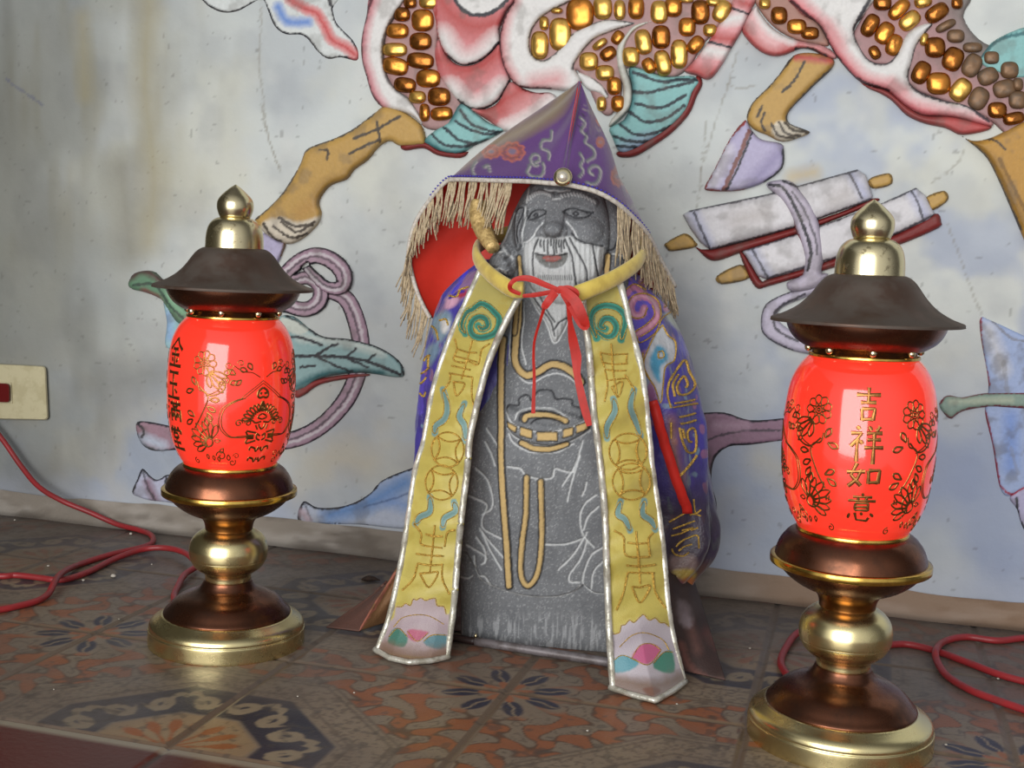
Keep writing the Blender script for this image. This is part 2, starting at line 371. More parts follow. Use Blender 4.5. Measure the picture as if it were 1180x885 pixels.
# tiled floor
TX0, TY0, TS = .002, -.3778, .2
def tile_colors(x, y):
    u, v = (x-TX0)/TS, (y-TY0)/TS
    fu = u-2*np.round(u/2); fv = v-2*np.round(v/2)         # offset from nearest flower corner
    ou = 1-np.abs(fu); ov = 1-np.abs(fv)                    # offset from octagon corner
    n = len(x); C = np.tile(lin((132, 117, 99)), (n, 1)); Q = np.stack([u, v], -1)
    def bl(m, c, a=1.):
        nonlocal C
        C += (np.clip(m, 0, 1)*a)[:, None]*(lin(c)-C)
    s1 = np.maximum(ou, ov); s2 = ou+ov; e = .008
    oc = lambda r, d: ss(e, -e, np.maximum(s1-r, (s2-d)*.707))      # inside octagon
    # rust coloured field with beige scrolls between octagon and flower
    rf = np.hypot(fu, fv); af = np.arctan2(np.abs(fv), np.abs(fu))
    wob = .05*np.sin(af*12)+.04*np.sin(rf*40)
    field = (1-oc(.80, 1.10))
    pat = np.sin(rf*26+2.2*np.sin(af*8))+.8*np.sin((ou-ov)*18)*np.cos((ou+ov)*14)+1.1*(noise(Q+0*u[:, None], 9, 5, 2)-.5)
    pat2 = np.sin(np.abs(fu)*30+2.4*np.sin(np.abs(fv)*21))+np.sin(np.abs(fv)*30+2.4*np.sin(np.abs(fu)*21))
    rust = field*ss(.05, .35, pat2*.6+.35*pat+.25)*ss(.2, .36, rf+wob)
    bl(rust, (148, 86, 50), .92)
    edge = field*ss(.20, .06, np.abs(pat2*.6+.35*pat+.02))*ss(.22, .32, rf)
    bl(edge, (70, 55, 44), .75)
    bl(field*ss(.10, .03, np.abs(pat2*.6+.35*pat+.75))*ss(.22, .32, rf), (84, 70, 58), .7)
    # speckled beige band
    band = oc(.79, 1.09)*(1-oc(.58, .81)); bl(band, (138, 122, 102)); bl(band*ss(.55, .63, noise(Q, 70, 8, 2)), (96, 82, 68), .7)
    for r, d in ((.795, 1.095), (.765, 1.055), (.62, .86)):
        bl(oc(r+.006, d+.008)*(1-oc(r-.006, d-.008)), (86, 72, 60), .75)
    # navy ring with beige scrolls
    ring = oc(.57, .79)*(1-oc(.315, .44)); bl(ring, (44, 44, 58))
    ang = np.arctan2(ov, ou); ro = np.maximum(s1, s2*.72); t = (ro-.445)/.11
    k = np.abs(((ang/(math.pi/4)) % 1)-.5)*2                    # 0 at middle of a side
    sc = .55*np.sin(k*math.pi*2.0+.6)
    curl = np.minimum(np.abs(t-sc), np.abs(np.hypot((k-.5)*2.1, t+.15)-.42))
    bl(ring*ss(.26, .14, curl+.10*(noise(Q, 40, 12, 2)-.5))*ss(.98, .85, k)*ss(.95, .75, np.abs(t)), (150, 134, 108))
    # rosette
    ros = oc(.30, .42); r0 = np.hypot(ou, ov); pet = np.cos(ang*16)
    bl(ros, (152, 128, 96)); bl(ros*ss(-.1, .5, pet+.6*np.sin(r0*40))*ss(.28, .24, r0), (152, 90, 48))
    bl(ros*ss(.12, .04, np.abs(pet+.6*np.sin(r0*40)+.1)), (96, 72, 50), .5)
    # eight-petal flower
    for a0 in (22, 66):
        ca, sa = math.cos(math.radians(a0)), math.sin(math.radians(a0)); l = np.abs(fu)*ca+np.abs(fv)*sa; w = -np.abs(fu)*sa+np.abs(fv)*ca
        hw = .042*np.sqrt(np.clip(1-((l-.19)/.082)**2, 0, 1)); bl(ss(.006, -.006, np.abs(w)-hw)*(hw > 0), (46, 46, 64))
        bl(ss(.008, .002, np.abs(w-.006*np.sin(l*60)))*(hw > .01), (150, 132, 106), .9)
        hw2 = .02*np.sqrt(np.clip(1-((l-.075)/.045)**2, 0, 1)); bl(ss(.006, -.006, np.abs(w)-hw2)*(hw2 > 0), (160, 92, 52), .8)
    g = np.minimum(np.abs(u-np.round(u)), np.abs(v-np.round(v)))
    bl(ss(.026, .016, g), (112, 94, 76))
    return C, g
gx = axis(-.66, 1.6, -.46, 1.3, .0018, .02); gy = axis(-.5778, 0, -.5778, -.0, .0017, .02); gy[-1] = 0; gy = np.clip(gy, -9, 0)
X, Y = np.meshgrid(gx, gy); V = np.stack([X.ravel(), Y.ravel(), np.zeros(X.size)], -1); C, g = tile_colors(V[:, 0], V[:, 1]); Q = V[:, :2]
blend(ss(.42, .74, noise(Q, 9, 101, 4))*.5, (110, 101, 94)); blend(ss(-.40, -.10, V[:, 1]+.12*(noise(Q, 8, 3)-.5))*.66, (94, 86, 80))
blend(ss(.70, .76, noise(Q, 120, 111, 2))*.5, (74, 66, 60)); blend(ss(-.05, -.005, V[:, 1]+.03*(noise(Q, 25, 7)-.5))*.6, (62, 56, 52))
V[:, 2] = -.0016*ss(.016, .006, g)+.0002*noise(Q, 150, 4, 2)-.0002
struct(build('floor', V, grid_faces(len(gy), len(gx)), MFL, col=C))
# dark red border tiles in front, with a pale grout edge
gx = axis(-.8, 1.5, -.5, .9, .004, .05); gy = axis(-1.2, -.5778, -.85, -.5778, .003, .05); gy = gy[gy < -.579]; gy = np.append(gy, -.5778)
X, Y = np.meshgrid(gx, gy); V = np.stack([X.ravel(), Y.ravel(), np.zeros(X.size)], -1); Q = V[:, :2]
C = np.tile(lin((92, 34, 30)), (len(V), 1)); blend(ss(.4, .7, noise(Q, 8, 131, 4))*.5, (70, 32, 30))
j = np.abs(((V[:, 0]-.003+.0)/.2) % 1-.5); jj = ss(.485, .492, j); blend(jj, (58, 44, 40)); pe = ss(-.588, -.584, V[:, 1]); blend(pe, (150, 140, 122))
V[:, 2] = -.0015*jj-.001
o = build('trim_1', V, grid_faces(len(gy), len(gx)), mat('dark_red_tile', attr=True, rough=.3, bump=.3, bscale=200), col=C); struct(o)
o['label'] = 'dark red border tiles along the front edge of the patterned floor'
# rough cement fillet where wall meets floor
gx = np.arange(-.66, 1.6, .004); tt = np.linspace(0, 1, 12); X, T = np.meshgrid(gx, tt); q = np.stack([X.ravel(), T.ravel()*.1], -1)
top = .030+.012*(noise(np.stack([X.ravel(), X.ravel()*0], -1), 9, 141, 3)-.5); dep = .016+.008*(noise(np.stack([X.ravel(), X.ravel()*0+5], -1), 12, 151, 3)-.5)
t = T.ravel(); V = np.stack([X.ravel(), -.0035*(1-t)**.5-dep*t**1.6+.0025*(noise(q, 60, 161, 3)-.5)*np.sin(t*3.1), top*(1-t)], -1)
C = np.tile(lin((136, 128, 118)), (len(V), 1)); Q = q
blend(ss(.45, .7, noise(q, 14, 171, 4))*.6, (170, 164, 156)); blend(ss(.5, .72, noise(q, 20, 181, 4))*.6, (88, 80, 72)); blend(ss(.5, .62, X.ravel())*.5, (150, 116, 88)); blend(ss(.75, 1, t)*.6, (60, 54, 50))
o = struct(build('trim_2', V, grid_faces(len(tt), len(gx))[:, ::-1], MCEM, col=C)); o['label'] = 'rough grey cement strip along the foot of the wall'

# ================================================================== ALTAR LAMPS
def lathe(name, prof, m, parent, n=72, sm=1, cap=True):
    p = np.array(prof, float)
    if sm: 
        p = cat(p, 5)
        p[:, 0] = np.clip(p[:, 0], .0002, None)
    th = np.arange(n)*2*math.pi/n
    V = np.stack([np.outer(p[:, 0], np.cos(th)), np.outer(p[:, 0], np.sin(th)), np.outer(p[:, 1], np.ones(n))], -1).reshape(-1, 3)
    F = [tuple(f) for f in grid_faces(len(p), n, True)]
    if cap: F += [tuple(range(n))[::-1], tuple((len(p)-1)*n+k for k in range(n))]
    return build(name, V+np.array(parent_world(parent)), F, m, parent)
def part(o, label=None):
    if label: o['label'] = label
    return o
GPROF = [(.0392, .3005), (.0425, .2975), (.0478, .2905), (.0528, .279), (.0556, .262), (.0567, .240), (.0563, .220), (.0548, .206), (.0515, .189), (.0462, .176), (.0412, .1675)]
_gp = cat(GPROF, 6)
def globe_surf(base, ang0):
    b = np.array(base)
    def f(P, h):                                     # P: (arc mm, height mm)
        z = P[:, 1]/1000.; r = np.interp(-z, -_gp[:, 1], _gp[:, 0])+h
        th = ang0+P[:, 0]/56.
        return b+np.stack([r*np.sin(th), -r*np.cos(th), z], -1)
    return f
GLYPH = {
 'ji': [[(.1, .78), (.9, .80)], [(.5, 1), (.5, .58)], [(.25, .56), (.75, .58)], [(.3, .38), (.33, .05)], [(.3, .38), (.72, .40), (.66, .06)], [(.33, .08), (.66, .1)]],
 'xiang': [[(.2, .98), (.3, .9)], [(.05, .78), (.36, .8), (.22, .6), (.06, .42)], [(.24, .62), (.24, 0)], [(.3, .6), (.4, .5)], [(.55, 1), (.63, .88)], [(.88, 1), (.78, .86)], [(.5, .8), (.95, .82)], [(.52, .62), (.92, .64)], [(.45, .4), (1, .42)], [(.72, .82), (.72, -.05)]],
 'ru': [[(.28, 1), (.12, .5), (.42, .1)], [(.42, .75), (.3, .35), (.05, .05)], [(0, .62), (.52, .68)], [(.62, .72), (.64, .2)], [(.62, .72), (.95, .75), (.92, .22)], [(.64, .25), (.92, .27)]],
 'yi': [[(.48, 1.02), (.54, .94)], [(.22, .88), (.8, .9)], [(.36, .86), (.4, .76)], [(.66, .88), (.6, .76)], [(.08, .74), (.92, .76)], [(.3, .66), (.3, .4)], [(.3, .66), (.7, .67), (.7, .4)], [(.3, .53), (.7, .54)], [(.3, .41), (.7, .42)], [(.14, .28), (.08, .1)], [(.3, .32), (.36, .06), (.7, .04), (.76, .16)], [(.48, .34), (.54, .24)], [(.78, .32), (.9, .2)]],
 'jin': [[(.5, 1), (.3, .78), (.05, .6)], [(.5, 1), (.7, .78), (.95, .6)], [(.3, .62), (.7, .62)], [(.2, .42), (.8, .42)], [(.5, .62), (.5, .06)], [(.28, .32), (.36, .16)], [(.72, .32), (.64, .16)], [(.05, .04), (.95, .04)]],
 'yu': [[(.15, .9), (.85, .9)], [(.2, .52), (.8, .52)], [(.5, .9), (.5, .06)], [(.05, .06), (.95, .06)], [(.65, .35), (.78, .22)]],
 'man': [[(.08, .95), (.18, .85)], [(.02, .65), (.12, .56)], [(.05, .1), (.2, .4)], [(.3, .85), (1, .85)], [(.5, 1), (.5, .7)], [(.8, 1), (.8, .7)], [(.5, .7), (.8, .7)], [(.65, .7), (.65, .05)], [(.35, 0), (.35, .55)], [(.35, .55), (.97, .55), (.97, .02)], [(.5, .45), (.42, .2)], [(.5, .4), (.58, .22)], [(.8, .45), (.72, .2)], [(.8, .4), (.9, .22)]],
 'tang': [[(.5, 1), (.5, .85)], [(.25, .97), (.32, .86)], [(.78, .98), (.68, .86)], [(.1, .65), (.12, .82)], [(.12, .82), (.9, .82), (.86, .68)], [(.32, .7), (.32, .5)], [(.32, .7), (.68, .7), (.68, .5)], [(.32, .5), (.68, .5)], [(.2, .3), (.8, .3)], [(.5, .5), (.5, .04)], [(.05, .04), (.95, .04)]]}
def character(parent, key, s0, z0, w, h, surf, bw):
    b = Bag()
    for st in GLYPH[key]:
        pts = np.array([(s0+(x-.5)*w, z0+y*h) for x, y in st])
        n = len(pts); L = np.abs(np.diff(pts, axis=0)).sum()
        p = np.vstack([np.linspace(a, c, 8) for a, c in zip(pts[:-1], pts[1:])])
        ww = bw*np.array([1.15, .8, .78, 1.0, 1.1]) if L > 6 else bw*np.array([.6, 1.2, .8])
        stroke(b, p, list(ww), .0004, surf, sm=False)
    return b.make('character', MPRINT, parent, smooth=False)
def spiral(c, r0, r1, a0, turns, n=22):
    t = np.linspace(0, 1, n); r = r0+(r1-r0)*t; a = math.radians(a0)+t*turns*2*math.pi
    return [(c[0]+x, c[1]+y) for x, y in zip(r*np.cos(a), r*np.sin(a))]
def petal_lines(c, ang, r0, r1, w):
    a = math.radians(ang); d = np.array([math.cos(a), math.sin(a)]); n = np.array([-d[1], d[0]]); c = np.array(c)
    return [c+d*r0, c+d*(r0*.4+r1*.6)+n*w, c+d*r1, c+d*(r0*.4+r1*.6)-n*w, c+d*r0]
def sprig(b, surf, s0, sg):                           # flower branch, sg mirrors it
    q = lambda pts: [(s0+sg*x, z) for x, z in pts]
    L = lambda pts, w=.62, **k: stroke(b, q(pts), w*1.45, .00035, surf, **k)
    fc = (0, 263)
    for a in range(0, 360, 40): L(petal_lines(fc, a, 3.4, 10.8, 3.0), .8)
    L(spiral(fc, 2.8, 2.6, 0, 1), .8); L(spiral(fc, 1.2, .9, 0, 1), .9)
    for a, r in ((-20, 19), (-38, 21), (-55, 20), (-75, 16)): L(petal_lines((2, 258), a, 4, r, 2.3), 1.0)
    L([(-6, 247), (-4, 240), (2, 238), (4, 232), (0, 222), (-4, 214), (-9, 206)], .9)
    L([(-4, 243), (4, 236), (12, 237), (18, 242), (17, 248), (12, 247)], 1.0)
    L([(2, 235), (12, 240), (17, 248)], .7)
    for c, a in (((-7, 243), 120), ((-9, 240), 200), ((-8, 216), 150), ((-10, 214), 215), ((3, 226), -30), ((3, 221), -60), ((2, 217), -80), ((5, 232), 0)):
        L(petal_lines(c, a, .5, 8.5, 2.0), 1.1)
    for a in range(70, 215, 20): L(petal_lines((6, 194), a, 4, 22-abs(a-140)*.07, 2.6), .9); L([(6+5*math.cos(math.radians(a+8)), 194+5*math.sin(math.radians(a+8))), (6+15*math.cos(math.radians(a+8)), 194+15*math.sin(math.radians(a+8)))], .6)
    L(spiral((4, 196), 2, 10, 60, -.9), 1.1); L(spiral((-12, 176), 3, .6, 90, 1.2), .7); L(spiral((15, 182), 5, 1, 180, -1.2), .8); L(spiral((26, 176), 3.5, .8, 40, -1.1), .7)
    for x, z in ((2, 178), (8, 177), (13, 176)): L(petal_lines((x, z), 100, .4, 5, 1.2), .8)
    for x in (-12, -10): L([(x, 201), (x+.5, 197)], .8)
def medallion(b, surf, s0):
    def L2(pts, w=.62, **k):
        for sg in (1, -1): stroke(b, [(s0+sg*x, z) for x, z in pts], w*1.25, .00035, surf, **k)
    for off in (0, 2.3):
        L2([(0, 249-off), (8, 243-off), (17, 236-off), (20, 233)], .55)
        L2([(18-off, 234), (26-off, 231), (35-off, 225), (38-off, 216), (37-off, 207), (30-off, 200), (20, 199+off*.5), (12, 199.5+off*.5)], .8)
    L2([(3, 252), (10, 256), (18, 257), (26, 262)], .7); L2(spiral((30, 262), 4, 1, 180, 1.1), .7); L2(spiral((20, 264), 3, .8, 0, 1.1), .7)
    for c, a in (((10, 258), 60), ((14, 257), 20), ((19, 250), -40), ((22, 248), -10), ((24, 254), 30), ((28, 258), -30)): L2(petal_lines(c, a, .5, 7, 2), 1.1)
    L2([(0, 243), (4, 240), (5, 236), (3, 234), (0, 235)], 1.6); L2([(2, 239), (2.5, 237)], 2.2); L2([(0, 231), (2, 226), (4, 223), (0, 224)], 1.8)
    for a in range(8, 88, 13): L2(petal_lines((0, 213), a, 9, 19-.04*a, 1.5), 1.1)
    L2([(0, 220), (3, 218.5), (4, 216.5), (0, 215)], 1.2); L2([(1, 213), (6, 212), (9, 214)], 1.3); L2([(0, 206), (2, 208), (3, 211)], 1.3); L2([(4, 206), (6, 210)], 1.3)
    L2(spiral((13, 212), 3.2, .7, 0, 1.3), .9); L2(spiral((21, 212), 3.4, .8, 180, -1.3), .9)
    L2([(1, 200), (4, 202), (4, 198), (1, 196)], 1.4); L2([(5, 203), (14, 205)], 1.4); L2([(5, 196), (14, 193.5)], 1.4); L2([(7, 199.5), (14, 199.5)], 3.6); L2([(14.5, 204.5), (12.5, 199.5), (14.5, 194)], 1.3)
    for z in (189, 179): L2([(1, z+1), (3, z-3), (5, z), (9, z+1), (10, z-2)], 1.5); L2(spiral((0, z-3), 2, 2.4, 20, .45), .8)
    for r in (1, -1):
        for c, a in (((34, 238), 40), ((31, 246), 80), ((34, 190), -60), ((30, 184), -100), ((36, 196), 0)):
            stroke(b, [(s0+r*x, z) for x, z in petal_lines(c, a, .5, 6, 1.6)], 1.1, .00035, surf)
        stroke(b, [(s0+r*x, z) for x, z in spiral((22, 182), 3, .7, 0, 1.2)], .7, .00035, surf)
def lamp(x, y, ang0, label, turn):
    t = thing('lantern_lamp', label, 'lamp', (x, y, 0), 'pair of red lantern lamps on the floor')
    lathe('base', [(.0700, 0), (.0708, .0005), (.0709, .006), (.0709, .0135), (.0702, .0146), (.0700, .0155), (.0702, .0168), (.0694, .0195), (.0672, .0220), (.0632, .0245), (.0605, .0262), (.0585, .0275), (.0560, .0280)], MBRASS, t)
    lathe('base_dome', [(.0572, .0272), (.0576, .0285), (.0568, .0300), (.0545, .0325), (.0508, .0368), (.0455, .0415), (.0385, .0452), (.0310, .0480), (.0255, .0510), (.0226, .0555), (.0215, .0585)], MCOP, t)
    lathe('baluster', [(.0200, .0575), (.0205, .0590), (.0208, .0625), (.0222, .0655), (.0262, .0680), (.0308, .0720), (.0335, .0765), (.0344, .0785), (.0345, .0797), (.0350, .0805), (.0354, .0850), (.0352, .0895), (.0335, .0955), (.0300, .1005), (.0255, .1040), (.0215, .1062)], MBRASS, t)
    lathe('neck', [(.0215, .1050), (.0214, .1075), (.0222, .1120), (.0240, .1155), (.0262, .1180), (.0268, .1190)], mat('neck_bronze', (150, 98, 48), .28, 1., nscale=60, ncol=(70, 44, 28), nmix=.5) if 'neck_bronze' not in bpy.data.materials else bpy.data.materials['neck_bronze'], t)
    lathe('cup', [(.0255, .1180), (.0275, .1186), (.0330, .1205), (.0400, .1240), (.0470, .1290), (.0525, .1345), (.0560, .1395), (.0572, .1430), (.0567, .1475), (.0545, .1540), (.0510, .1595), (.0470, .1635), (.0425, .1655), (.0380, .1660)], MCOP, t)
    lathe('cup_rim', [(.0560, .1385), (.0603, .1387), (.0607, .1391), (.0608, .1415), (.0607, .1440), (.0603, .1444), (.0560, .1447)], MRIM, t, sm=0, cap=False)
    g = lathe('globe', GPROF[::-1], MGLOBE, t)
    lathe('globe_rim', [(.0392, .1650), (.0420, .1652), (.0424, .1664), (.0420, .1678), (.0408, .1682)], MRIM, g, cap=False)
    lathe('globe_rim', [(.0380, .2996), (.0408, .2998), (.0412, .3010), (.0408, .3022), (.0380, .3026)], MRIM, g, cap=False)
    sf = globe_surf((x, y, 0), ang0)
    for k in (-88, 88):
        b = Bag(); medallion(b, sf, k); part(b.make('medallion', MPRINT, g, smooth=False), 'dark gold framed lotus medallion printed on the red glass')
    for c in (0, 176):
        for sg in (-1, 1):
            b = Bag(); sprig(b, sf, c+sg*36.5, sg); part(b.make('flower_sprig', MPRINT, g, smooth=False), 'dark gold flower branch printed on the red glass')
    rows = [(.2572, .0262), (.2285, .0275), (.2090, .0195), (.1835, .0225)]
    for c, keys in ((176*turn, ('ji', 'xiang', 'ru', 'yi')), (176*(1-turn), ('jin', 'yu', 'man', 'tang'))):
        for k, (z0, hh) in zip(keys, rows): character(g, k, c, z0*1000, 24 if k != 'ji' else 22, hh*1000*.95, sf, 2.9 if k != 'yi' else 2.1)
    # gallery between globe and shade
    lathe('gallery', [(.0375, .3015), (.0385, .3020), (.0385, .3060), (.0400, .3068)], MCOP, t, sm=0)
    for k in range(8):
        a = ang0+k*math.pi/4+.05; r = .0412
        bb = Bag(); c = np.array([x+r*math.sin(a), y-r*math.cos(a), .3052]); hs = [0, .0016, .0028, .0031, .0026, .0014, .0001]; zs = [-.0026, -.0022, -.0010, .0008, .003, .0052, .0068]
        V = []; F = []
        for rr, zz in zip(hs, zs): V += [c+np.array([rr*math.cos(q), rr*math.sin(q), zz]) for q in np.arange(10)*.62832]
        F = [tuple(f) for f in grid_faces(7, 10, True)]; bb.add(V, F); bb.make('gallery_stud', MPALE, t)
    lathe('shade_bowl', [(.0395, .3060), (.0430, .3066), (.0475, .3090), (.0520, .3122), (.0555, .3165), (.0580, .3215), (.0592, .3262)], MCOP, t)
    lathe('shade', [(.0560, .3258), (.0698, .3252), (.0708, .3262), (.0704, .3278), (.0672, .3290), (.0618, .3310), (.0560, .3340), (.0508, .3374), (.0462, .3415), (.0420, .3462), (.0385, .3510), (.0352, .3555), (.0315, .3592), (.0272, .3615), (.0240, .3620)], MCOPD, t)
    lathe('cap', [(.0245, .3612), (.0256, .3616), (.0256, .3640), (.0254, .3700), (.0246, .3760), (.0228, .3815), (.0198, .3855), (.0160, .3880), (.0130, .3888)], MPALE, t)
    lathe('finial', [(.0120, .3885), (.0134, .3892), (.0146, .3918), (.0158, .3958), (.0161, .3995), (.0155, .4032), (.0132, .4072), (.0095, .4110), (.0055, .4145), (.0022, .4168), (.0004, .4180)], MPALE, t)
    return t
DEG = math.radians
l1 = lamp(.1235, -.3498, DEG(29-62), 'lit red lantern lamp nearest the wall outlet, flower medallion facing forward', 1)
l1.rotation_euler = (0, DEG(.35), 0)
l2 = lamp(.6727, -.3747, DEG(5.5), 'lit red lantern lamp below the painted scrolls, four gold characters facing forward', 0)
l2.rotation_euler = (0, DEG(-.25), 0)

# ================================================================== PAINTED RELIEFS ON THE WALL
WHT, PNK, RED, DRED, GRY, BLK = (202, 200, 197), (190, 122, 124), (166, 74, 72), (112, 34, 32), (120, 120, 126), (44, 44, 50)
OCH, OCHD, TEAL, TEALD, MAUVE, MAUD, LAV, BLUE, GROUND = (172, 138, 76), (120, 88, 34), (122, 170, 168), (58, 104, 108), (150, 118, 128), (120, 86, 98), (164, 158, 184), (110, 142, 190), (152, 120, 118)
def rel(name, poly, parent, base, ops, T=.010, edge=9, h0=0., label=None, amt=.34, wob=1.2, sm=True, extra=None, step=1.35, skirt_col=None):
    o = patch(name, poly, wall_surf(h0), MR, parent, step, T, edge, lambda P, d: weather(P, paint(P, base, ops, wob), amt), sm, wall_skirt, extra, skirt_col)
    if label: o['label'] = label
    return o
def wl(pts, w=2.2, c=BLK, a=.9): return Ln(pts, w*1.45, c, a=min(1, a*1.1))
SN = [0]
def scales(fr, lst, parent, h0, kinds):
    for e in lst:
        cx, cy, w, h = e[:4]; ang = math.radians(e[4] if len(e) > 4 else 0)
        s = fr((0, 0), (1, 0)); k = s[1, 0]-s[0, 0]; c = fr((cx, cy))[0]; rx, ry = w*k*.5*1.12, h*k*.5*1.12
        V = []; nr, n = 7, 22
        for i in range(nr):
            rr = 1-(i/nr)**1.2 if i else 1.
            for a in np.arange(n)*2*math.pi/n:
                ca, sa = math.cos(a), math.sin(a); e_ = 2/2.7
                px = rx*rr*math.copysign(abs(ca)**e_, ca); py = ry*rr*math.copysign(abs(sa)**e_, sa)
                hh = .0062*math.sqrt(max(0, 1-rr**2.6)) if i else -.003
                V.append((c[0]+px*math.cos(ang)-py*math.sin(ang), c[1]+px*math.sin(ang)+py*math.cos(ang), h0+hh))
        V.append((c[0], c[1], h0+.0064)); V = np.array(V)
        d = ray(V[:, :2]); P3 = CC+d*((-V[:, 2]-CC[1])/d[:, 1])[:, None]
        P3[:, 1] += .0012*(noise(V[:, :2], .12, 7+SN[0], 2)-.5)
        F = [tuple(f)[::-1] for f in grid_faces(nr, n, True)]+[(len(V)-1, (nr-1)*n+(j+1) % n, (nr-1)*n+j) for j in range(n)]
        SN[0] += 1
        build('scale', P3, F, MSC[kinds[SN[0] % len(kinds)]], parent)

beast = thing('beast_relief', 'huge painted plaster beast with gold scales across top of wall', 'relief', tuple(on_wall([(700, 60)])[0]))
# --- left flank
body = rel('scaled_flank', FB((255, -40), (225, 60), (180, 140), (165, 250), (178, 340), (220, 410), (275, 450), (330, 560), (400, 590), (490, 560), (520, 470), (470, 390), (425, 330), (410, 200), (415, -40)), beast, GROUND, [], .007, 6)
scales(FB, [(285, 12, 55, 50), (370, 8, 85, 62), (248, 65, 70, 62), (342, 92, 96, 96), (228, 140, 96, 66), (332, 187, 95, 76), (216, 225, 105, 60), (332, 275, 116, 70, 6), (218, 300, 112, 76, 12), (367, 355, 104, 80), (262, 385, 95, 66, 8), (318, 440, 72, 55), (416, 438, 98, 80), (350, 510, 45, 78), (428, 515, 95, 60, -5)], body, .0072, [1, 2, 0, 2, 1])
b1 = FB((745, -30), (715, 60), (690, 130), (690, 195), (650, 240), (580, 285), (510, 293), (450, 250), (415, 180), (400, 100), (405, -30))
rel('belly_plate', b1, beast, PNK, [Gl(FB((420, -10), (470, 60), (570, 120), (690, 100)), 22, RED, .9), Gl(FB((430, 170), (500, 270), (590, 270), (680, 190)), 20, WHT, .8), Fl(FB((488, -30), (500, 15), (540, 55), (600, 70), (660, 55), (725, -5), (735, -30)), WHT), wl(FB((490, 0), (520, 40), (570, 68), (640, 62), (690, 35), (725, 0)), 3.2), wl(FB((450, 250), (510, 296), (585, 288), (650, 242), (688, 196)), 3.4), Ln(FB((405, 0), (402, 100), (418, 190), (450, 252)), 2, RED)], .0125, 8)
b2 = FB((690, 200), (712, 290), (738, 365), (710, 415), (675, 462), (620, 492), (560, 492), (500, 458), (455, 400), (412, 330), (395, 240), (415, 180), (450, 252), (510, 296), (585, 288), (650, 240))
rel('belly_plate', b2, beast, PNK, [Gl(FB((420, 260), (500, 320), (590, 310), (690, 240)), 18, RED, .8), Gl(FB((470, 400), (540, 470), (620, 470), (700, 400)), 17, WHT, .7), wl(FB((500, 458), (560, 494), (622, 494), (680, 462), (715, 412), (735, 370)), 3.4)], .0122, 8)
rel('belly_plate', FB((560, 492), (622, 494), (685, 462), (735, 372), (800, 402), (860, 420), (920, 420), (955, 452), (930, 500), (820, 570), (730, 600), (640, 548)), beast, (200, 150, 150), [Gl(FB((620, 510), (720, 450), (780, 410)), 26, RED, .9), Gl(FB((640, 530), (700, 500)), 14, RED, 1.), Gl(FB((950, 450), (860, 530), (730, 590)), 16, WHT, .6), Ln(FB((800, 402), (860, 416), (930, 412)), 4, DRED)], .0118, 7)
rel('leg_flame', FB((115, -30), (88, 70), (65, 180), (67, 270), (88, 350), (113, 430), (150, 480), (200, 497), (250, 507), (300, 530), (340, 565), (335, 530), (310, 488), (270, 438), (218, 402), (178, 340), (162, 250), (168, 180), (192, 110), (228, 50), (268, -30)), beast, WHT, [Gl(FB((110, 0), (78, 90), (62, 180), (64, 270), (88, 350), (115, 430), (150, 484)), 13, (190, 108, 118), .8), wl(FB((108, 0), (80, 90), (62, 180), (64, 270), (86, 350), (112, 430), (150, 482)), 3, (96, 56, 62)), wl(FB((262, 0), (228, 50), (190, 110), (166, 180), (160, 250), (176, 340), (216, 404), (268, 440), (310, 488), (338, 540)), 2.2, (110, 112, 116), .7)], .013, 7)
# --- middle flank
mid = rel('scaled_flank', [tuple(p) for p in np.vstack([FB((1030, -40),), FC_((740, -40), (722, 25), (655, 130), (590, 205), (530, 300), (455, 350), (340, 325), (270, 305), (225, 330), (220, 430), (175, 520), (120, 500), (60, 370), (20, 320)), FB((1020, 330), (900, 290), (820, 260), (820, 120), (900, 40))])], beast, GROUND, [], .007, 5)
scales(FB, [(872, 205, 76, 122), (892, 105, 40, 60), (965, 155, 95, 142), (1055, 65, 118, 138), (950, 48, 50, 26)], mid, .0072, [0, 0, 0, 0, 1])
scales(FC_, [(135, 35, 82, 102), (212, 45, 50, 86), (287, 35, 70, 100), (392, 55, 76, 100), (455, 33, 76, 84), (515, 3, 60, 20), (578, 55, 80, 106), (637, 8, 62, 38), (675, 50, 72, 100, 25), (518, 122, 74, 82), (622, 137, 60, 55), (556, 203, 60, 86, 40), (320, 190, 72, 110, -10), (400, 168, 80, 102), (482, 245, 74, 126), (408, 285, 70, 112, -12), (345, 298, 56, 70, -30), (262, 257, 76, 84), (203, 170, 50, 62, 35), (122, 200, 72, 34, -35), (160, 243, 74, 56, -35), (72, 278, 82, 80), (145, 330, 80, 68), (187, 390, 62, 78), (130, 470, 42, 62), (205, 470, 60, 70)], mid, .0072, [0, 0, 1, 0, 1, 0, 2])
fl = np.vstack([FB((790, -30), (752, 15), (710, 80), (690, 180), (700, 280), (742, 362), (800, 397), (900, 402), (1000, 412)), FB((1030, 405), (1060, 370)), FC_((20, 330), (5, 300), (40, 240), (95, 180), (160, 150), (275, 110), (265, 98), (150, 88), (60, 118), (0, 150)), FB((985, 195), (935, 245), (885, 272), (842, 250), (828, 200), (838, 140), (872, 88), (925, 50), (1010, 8), (1040, -30))])
